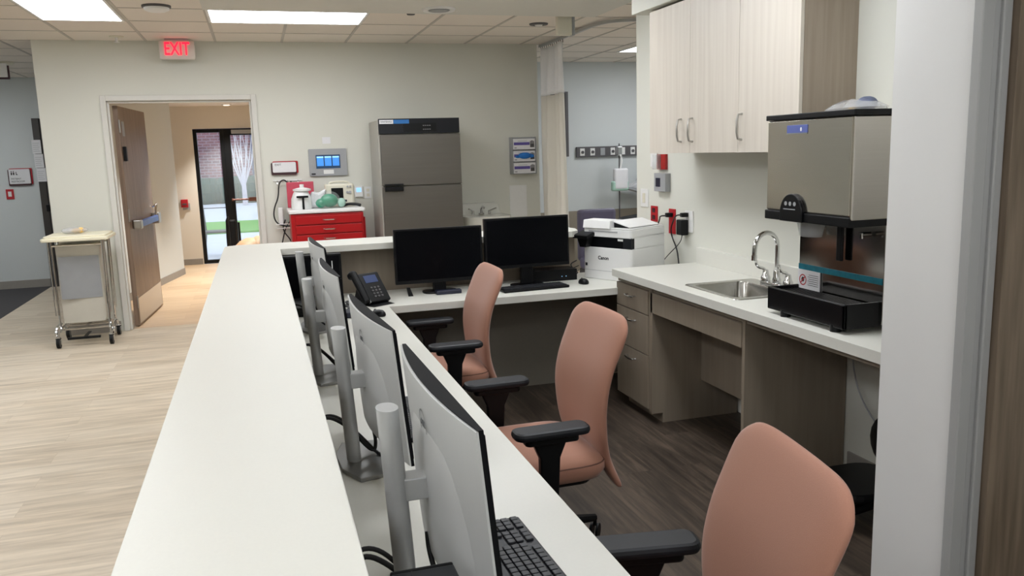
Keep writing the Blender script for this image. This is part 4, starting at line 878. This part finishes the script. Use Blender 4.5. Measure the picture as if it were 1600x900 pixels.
# local: +x along the front edge towards the camera side, +y towards the rear
L, D = .41, .37; y0 = 0
obj('lower_body', MB().slab(0, .185, L, D, .0, .215, .018, .004), 'white', t)
obj('drawer_line', MB().box(-L/2+.01, L/2-.02, -.0015, .003, .058, .060), 'grey', t)
obj('paper_bay', MB().box(-L/2+.01, L/2-.005, .006, .3, .215, .29), 'blackgl', t)
obj('side_frame', MB().slab(L/2-.02, .2, .04, .33, .215, .30, .01, .004), 'white', t)
obj('scanner_unit', MB().slab(0, .185, L, D, .285, .34, .02, .004), 'white', t)
obj('document_feeder', MB().prism([(-.01, .341), (.36, .341), (.36, .362), (.1, .398), (.0, .395)], -L/2+.005, .03, 'x').box(.03, L/2-.01, .0, .36, .341, .348), 'white', t, .004)
obj('feeder_tray', MB().prism([(.031, .394), (.17, .357), (.17, .352), (.031, .386)], .03, .34, 'y'), 'white', t)
obj('output_slot', MB().prism([(.031, .3495), (.15, .3495), (.15, .353), (.031, .384)], .04, .33, 'y'), 'black', t)
obj('scanner_groove', MB().box(-L/2+.05, .09, -.0015, .003, .318, .326), 'grey', t)
cp = obj('control_panel', MB().box(-L/2-.03, -L/2+.1, -.07, .06, -.012, .012, Matrix.Translation((0, -.01, .3)) @ Matrix.Rotation(radians(12), 4, 'X')), 'black', t, .004)
obj('touch_screen', MB().box(-L/2-.018, -L/2+.09, -.058, .048, .0125, .0135, Matrix.Translation((0, -.01, .3)) @ Matrix.Rotation(radians(12), 4, 'X')), 'charcoal', cp)
obj('panel_arm', MB().prism([(-L/2-.02, .29), (-L/2+.09, .29), (-L/2+.06, .215), (-L/2+.01, .215)], -.05, .01, 'y'), 'black', t, .003)
obj('usb_panel', MB().box(L/2-.07, L/2-.004, -.001, .01, .218, .285), 'charcoal', t, .002)
text('brand_lettering', 'Canon', .034, 'ink', t, (-.03, -.0012, .145), FACE_Y, .0005, bold=.0006)
obj('front_badge', MB().box(-L/2+.018, -L/2+.035, -.0015, 0, .085, .105), 'ink', t)
obj('release_latch', MB().box(.09, .14, .002, .008, .265, .278), 'white', t)

# ================================================================== OFFICE CHAIRS
def office_chair(adx=0):
    t = thing('office_chair', '', 'office chair', (0, 0, 0), 0, 'coral upholstered office chairs at the reception desk')
    prof = [(.33, .285), (.38, .255), (.44, .228), (.50, .212), (.56, .203), (.65, .198), (.72, .204), (.80, .224), (.88, .258), (.94, .284), (1.0, .305)]
    wid = [(.33, .205), (.44, .215), (.55, .235), (.7, .25), (.82, .252), (.9, .256), (1.0, .252)]
    def ip(tab, z):
        for (a, b), (c, d) in zip(tab, tab[1:]):
            if z <= c: return b+(d-b)*max(0, (z-a))/(c-a)
        return tab[-1][1]
    U, V = 16, 18; Rf = []; Rb = []
    for j in range(V+1):
        v = j/V; rf = []; rb = []
        for i in range(U+1):
            u = -1+2*i/U; au = abs(u)
            s = min(1, max(0, (au-.55)/.3)); s = s*s*(3-2*s)
            zb = .455-.125*s; zt = 1.0-.055*au**8
            z = zb+(zt-zb)*v; w = ip(wid, z); x = ip(prof, z)-.012*u*u
            th = .024*(1-.75*max(au**6, (2*v-1)**8 if v > .5 else (2*v-1)**8*.6))+.004
            rf.append((x-th, u*w, z)); rb.append((x+th, u*w, z))
        Rf.append(rf); Rb.append(rb)
    m = MB(); n = U+1
    vs = [p for r in Rf for p in r]+[p for r in Rb for p in r]; off = (V+1)*n; fs = []
    for j in range(V):
        for i in range(U):
            a = j*n+i; fs += [(a, a+1, a+n+1, a+n), (off+a, off+a+n, off+a+n+1, off+a+1)]
    for i in range(U): fs += [(i, off+i, off+i+1, i+1), (V*n+i, V*n+i+1, off+V*n+i+1, off+V*n+i)]
    for j in range(V): fs += [(j*n, (j+1)*n, off+(j+1)*n, off+j*n), (j*n+U, off+j*n+U, off+(j+1)*n+U, (j+1)*n+U)]
    m.add(vs, fs); obj('backrest', m, 'fabric', t, smooth=2, sub=1)
    def so(w, d, z, cx=-.03, p=.38):
        return [(cx+w*(abs(cos(a))**p)*(1 if cos(a) > 0 else -1), d*(abs(sin(a))**p)*(1 if sin(a) > 0 else -1), z) for a in [2*pi*k/40 for k in range(40)]]
    st = obj('seat', MB().rings([so(.2, .21, .395), so(.235, .245, .405), so(.25, .255, .43), so(.25, .255, .46), so(.235, .24, .483), so(.19, .2, .493), so(.08, .08, .496)]), 'fabric', t, smooth=2)
    ring = so(.248, .253, .462); ring.append(ring[0]); obj('piping', MB().tube(ring, .003, 6), 'fabseam', st)
    obj('seat_pan', MB().slab(-.02, 0, .38, .38, .365, .398, .06, .01), 'black', t)
    for s in (-1, 1):
        ar = obj('armrest', MB().slab(adx, s*.325, .28, .1, .630, .660, .035, .012), 'armrest', t)
        obj('bracket', MB().slab(adx+.0, s*.325, .2, .06, .605, .631, .02, .006), 'black', ar)
        obj('arm_post', MB().prism([(adx-.075, .62), (adx+.06, .62), (adx+.03, .55), (adx+.02, .38), (adx-.045, .38), (adx-.045, .55)], s*.325-.016, s*.325+.016, 'y').box(adx-.045, adx+.02, s*.2, s*.325, .365, .395), 'black', t, .006)
    obj('gas_lift', MB().cyl((0, 0, .1), (0, 0, .37), .025).cyl((0, 0, .09), (0, 0, .22), .034), 'black', t, smooth=True)
    for k in range(5):
        a = 2*pi*k/5+.3; c, s_ = cos(a), sin(a)
        b = obj('base_leg', MB().tube([(0, 0, .12), (c*.15, s_*.15, .115), (c*.3, s_*.3, .085)], [.032, .024, .016]), 'black', t, smooth=True)
        T = Matrix.Translation((c*.3, s_*.3, .03)) @ Matrix.Rotation(a+.6, 4, 'Z')
        cm = MB()
        for q in (-.018, .008):
            p0, p1 = T @ Vector((0, q, 0)), T @ Vector((0, q+.01, 0)); cm.cyl(p0, p1, .03)
        cm.cyl((c*.3, s_*.3, .05), (c*.3, s_*.3, .09), .008); obj('caster', cm, 'black', b, smooth=True)
    return t
ch = office_chair(0)
ch.location = (.90, 4.33, 0); ch['label'] = 'coral office chair furthest from the camera, in front of the left flat monitor'
c2 = office_chair(-.055); c2.location = (.965, 2.94, 0); c2.rotation_euler = (0, 0, radians(1)); c2['label'] = 'coral office chair in the middle, before the greige drawer cabinet'
c3 = office_chair(.06); c3.location = (.73, 1.43, 0); c3.rotation_euler = (0, 0, radians(-10)); c3['label'] = 'coral office chair nearest the camera, its back filling the lower right'
# dark chair and bin under the counter
t = thing('black_stool', 'black wheeled stool pushed under the worktop beside the white wall end', 'stool', (2.40, 2.72, 0))
obj('backrest', MB().sph((.02, -.06, .38), .04, .12, .12), 'black', t, smooth=2); obj('seat', MB().slab(0, .1, .40, .34, .13, .17, .12, .015), 'black', t); obj('column', MB().cyl((0, 0, .09), (0, 0, .14), .025).cyl((.1, -.05, .15), (.03, -.06, .33), .015), 'black', t)
for k in range(5):
    a = 2*pi*k/5+.75; b = obj('base_leg', MB().tube([(0, 0, .1), (cos(a)*.25, sin(a)*.25, .075)], [.025, .014]), 'black', t, smooth=True)
    obj('caster', MB().cyl((cos(a)*.25-.02, sin(a)*.25, .03), (cos(a)*.25+.02, sin(a)*.25, .03), .03).cyl((cos(a)*.25, sin(a)*.25, .04), (cos(a)*.25, sin(a)*.25, .08), .008), 'blackgl', b, smooth=True)
